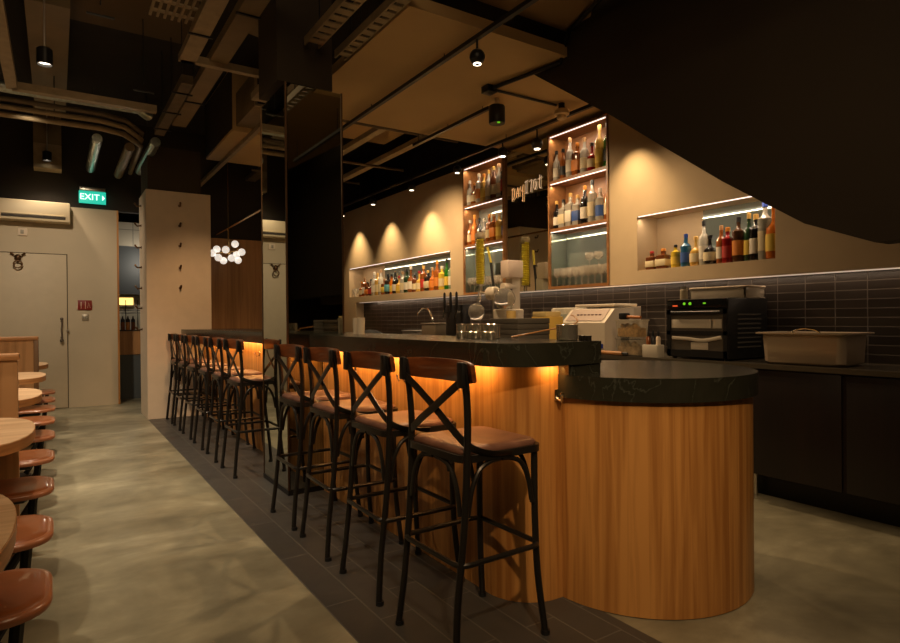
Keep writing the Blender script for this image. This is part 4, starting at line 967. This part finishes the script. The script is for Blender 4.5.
def solid_tray(pts, w, h, lab, m_=M_TRAY, rods=True, nm='cable_trunking'):
    P0, P1 = Vector(pts[0]), Vector(pts[-1]); s = empty(nm, ((P0+P1)/2), lab, 'cable trunking')
    mb = MB()
    for a, c in zip(pts, pts[1:]):
        A, B = Vector(a), Vector(c); dd = (B-A).normalized(); sd = dd.cross(Vector((0, 0, 1))).normalized()*w/2; up = Vector((0, 0, h))
        mb.rings([[A-sd, A+sd, A+sd+up, A-sd+up], [B-sd, B+sd, B+sd+up, B-sd+up]])
    mb.build('channel', m_, s)
    if rods:
        r = MB()
        for t in (.15, .5, .85):
            p_ = P0.lerp(P1, t); r.tube([p_+Vector((0, 0, h)), (p_.x, p_.y, 4.3)], .005, 6)
            r.box((p_.x-.09, p_.y-.01, p_.z-.012), (p_.x+.09, p_.y+.01, p_.z))
        islands(r, 'hanger_rod', M_BLK, s)
    return s
solid_tray([(1.20, 7.5, 3.5), (1.20, 1.5, 3.5)], .15, .08, 'wide tan trunking running overhead left of the mirrored pillar', M_DUCT)
solid_tray([(.95, 5.53, 3.46), (.95, 1.5, 3.46)], .13, .06, 'narrower tan trunking beside the wide overhead trunking')
solid_tray([(.90, 5.50, 3.46), (1.80, 5.50, 3.46)], .06, .06, 'short cross trunking above and left of the mirrored pillar', rods=False)
solid_tray([(1.02, 7.7, 3.42), (1.02, 5.9, 3.42)], .10, .08, 'short dull trunking above the white pillar', M_DTRAY)
solid_tray([(-.34, 3.0, 3.5), (-.34, 7.15, 3.5), (.92, 7.15, 3.5)], .09, .07, 'tan cable trunking turning a corner over the left aisle', M_TRAY)
solid_tray([(1.947, 10.3, 3.42), (1.947, 6.75, 3.42)], .05, .05, 'thin tan bar overhead above the globe pendant', rods=False)
# perforated grille tray
s = empty('grille_tray', (.75, 4.7, 3.55), 'tan square-mesh cable tray high at the top of the view', 'cable tray')
mb = MB()
for i in range(9): mb.box((.60, 3.6+.165*i, 3.56), (.92, 3.6+.165*i+.02, 3.58))
for i in range(7): mb.box((.60+.05*i, 3.6, 3.56), (.60+.05*i+.018, 5.02, 3.575))
mb.build('mesh', M_TRAY, s)
# pipe bundle
for i, (dy, dz_, r, m_, lab) in enumerate(((0, 0, .030, M_TRAY, 'lowest tan pipe of the bundle crossing the left ceiling'), (-.09, .06, .028, M_TRAY, 'middle tan pipe of the bundle crossing the left ceiling'), (-.17, .12, .026, M_DTRAY, 'upper dull pipe of the bundle crossing the left ceiling'), (-.32, .20, .06, M_FOIL, 'foil wrapped duct behind the pipe bundle on the left'))):
    y = 8.05+dy; z_ = 3.50+dz_
    s = empty('ceiling_pipe', (-.5, y, z_), lab, 'pipe')
    MB().tube([(-2.9, y, z_), (.45, y, z_), (.70, y+.12, z_), (.92, y+.55, z_), (.95, y+2.2, z_)] if r < .05 else [(-2.9, y, z_), (.8, y, z_), (.93, y+.2, z_)], r, 12).build('pipe', m_, s)
    w = MB()
    for x in (-.9, .0): w.tube([(x, y, z_+r), (x, y, 4.3)], .005, 6)
    islands(w, 'hanger', M_BLK, s)
for i, (x, y0_, y1_) in enumerate(((.42, 8.2, 9.9), (1.02, 8.0, 9.7), (.78, 8.4, 10.1))):
    s = empty('flexible_duct', (x, y0_, 3.3), ('left', 'right', 'middle')[i]+' pale ribbed duct running back over the passage', 'duct')
    mb = MB(); pts = [(x, y0_+(y1_-y0_)*k/24, 3.42) for k in range(25)]
    rs = [[(p_[0]+(.055+.006*(k % 2))*math.cos(2*PI*q/14), p_[1], p_[2]+(.055+.006*(k % 2))*math.sin(2*PI*q/14)) for q in range(14)] for k, p_ in enumerate(pts)]
    mb.rings(rs).build('ribbed_hose', M_FOIL if i < 2 else M_DUCT, s, 20)
    MB().tube([(x, (y0_+y1_)/2, 3.47), (x, (y0_+y1_)/2, 4.3)], .006, 6).build('hanger', M_BLK, s)
# air handling box and duct
s = empty('air_handler', (2.2, 7.8, 3.5), 'large tan air handling duct hung beyond the mirrored pillar', 'air handler')
MB().box((1.76, 7.35, 3.50), (2.95, 8.85, 4.28), .01).build('casing', M_BOARD, s)
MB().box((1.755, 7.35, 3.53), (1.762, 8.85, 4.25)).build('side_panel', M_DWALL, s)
MB().box((1.80, 6.55, 3.56), (2.75, 7.34, 3.95), .008).build('inlet_box', M_DUCT, s)
fm = MB().box((1.80, 6.52, 3.56), (2.75, 6.55, 3.585)).box((1.80, 6.52, 3.925), (2.75, 6.55, 3.95)).box((1.80, 6.52, 3.585), (1.825, 6.55, 3.925)).box((2.72, 6.52, 3.585), (2.75, 6.55, 3.925)).box((1.825, 6.52, 3.77), (2.72, 6.55, 3.79))
fm.build('inlet_frame', M_TRAY, s)
MB().box((1.825, 6.535, 3.585), (2.72, 6.549, 3.925)).build('dark_inlet', M_BLK, s)
s = empty('overhead_duct', (1.35, 4.6, 3.75), 'tan duct piece above the short cross trunking', 'duct')
MB().prism([(1.36, 3.82), (1.72, 3.76), (1.75, 3.84), (1.75, 4.05), (1.36, 4.05)], 4.95, 5.44, 'Y').build('duct_body', M_DUCT, s)
MB().tube([(1.5, 5.2, 4.05), (1.5, 5.2, 4.3)], .008, 6).build('hanger_rod', M_BLK, s)
# beams beyond the tan board
for i, (x, z_, w_, m_, lab) in enumerate(((2.75, 3.6, .16, M_DTRAY, 'left overhead service beam beyond the tan ceiling'), (3.25, 3.5, .10, M_TRAY, 'middle overhead service beam beyond the tan ceiling'), (3.75, 3.42, .10, M_TRAY, 'right overhead service beam beyond the tan ceiling'))):
    s = empty('service_beam', (x, 8, z_), lab, 'beam')
    MB().box((x-w_/2, 5.75, z_), (x+w_/2, 10.3, z_+.06)).build('beam', m_, s)
for i, (y, z_) in enumerate(((6.2, 3.46), (7.6, 3.40), (9.1, 3.5))):
    s = empty('cross_pipe', (3.1, y, z_), '%s thin dark pipe crossing the ceiling beyond the tan board' % ('nearest', 'middle', 'furthest')[i], 'pipe')
    MB().tube([(2.45, y, z_), (4.2, y, z_)], .018, 8).build('pipe', M_DTRAY, s)
s = empty('tan_duct_panel', (3.0, 6.4, 3.7), 'tan duct underside glimpsed beyond the tan ceiling board', 'duct')
MB().box((3.02, 5.9, 3.72), (3.9, 7.6, 4.299), .02).build('casing', M_BOARD, s)
# downlights
def downlight(x, y, z, zt_, lab, r=.055):
    s = empty('pendant_downlight', (x, y, z), lab, 'lamp')
    MB().lathe([(r*.75, .13), (r, .12), (r, 0), (r*.9, 0), (r*.86, .03)], (x, y, z), 20, caps=False).lathe([(r*.8, .125), (r*.8, .13)], (x, y, z), 20).build('shade', M_PLAS, s)
    MB().lathe([(r*.84, 0), (r*.84, .004)], (x, y, z+.02), 20).build('lens', M_LENS, s)
    MB().tube([(x, y, z+.13), (x, y, zt_)], .008, 8).build('rod', M_STEEL, s)
downlight(-.06, 5.7, 3.28, 4.28, 'round black downlight on a steel rod at upper left')
downlight(-.09, 10.05, 3.50, 4.28, 'black downlight in front of the tan duct above the far wall')
s = empty('duct_riser', (-.09, 10.3, 3.4), 'tan vertical duct box behind the far downlight', 'duct')
MB().box((-.25, 10.15, 3.42), (.08, 10.42, 3.76)).build('duct_face', M_TRAY, s)
MB().box((-.25, 10.15, 3.76), (.08, 10.42, 4.28)).build('duct_top', M_DUCT, s)
s = empty('ceiling_panel', (.5, 5.0, 4.2), 'brown painted ceiling panel seen at the upper left', 'panel')
MB().box((.1, 2.5, 4.20), (1.3, 6.9, 4.28)).build('panel', mat('brown_panel', (.10, .065, .03), .8), s)
s = empty('ceiling_column_duct', (-.05, 6.6, 4.0), 'tan flat duct running overhead behind the steel-rod downlight', 'duct')
MB().box((-.20, 6.0, 3.9), (.12, 9.0, 4.15)).build('duct', M_DUCT, s)
# globe pendant
gx, gy, gz = 2.20, 9.5, 2.29
s = empty('globe_pendant', (gx, gy, gz), 'brass pendant with a cluster of glowing white glass globes', 'lamp')
MB().tube([(gx, gy, gz), (gx, gy, 2.66)], .010, 8).tube([(gx, gy, 2.66), (gx, gy, 4.28)], .004, 6).build('stem', M_BRASS, s)
MB().tube([(gx-.22, gy, gz-.02), (gx+.2, gy, gz+.04)], .008, 8).sphere((gx, gy, gz), .03, 10).build('arm', M_BRASS, s)
for dx, dy_, dz_ in ((-.30, 0, -.02), (-.20, .06, .06), (-.20, -.04, -.10), (-.08, -.10, .04), (-.08, .05, -.14), (.04, -.06, -.10), (.12, -.02, .16), (.16, .02, -.02), (.24, -.04, .02), (.20, .06, -.12)):
    MB().sphere((gx+dx*.78, gy+dy_, gz+dz_*.85), .055, 16).build('globe', M_GLOBE, s)
s = empty('brass_bar', (2.18, 8, 2.67), 'long thin brass bar carrying the globe pendant', 'bar')
MB().tube([(gx, 10.38, 2.67), (gx, 6.0, 2.67)], .016, 8).build('rod', M_BRASS, s)
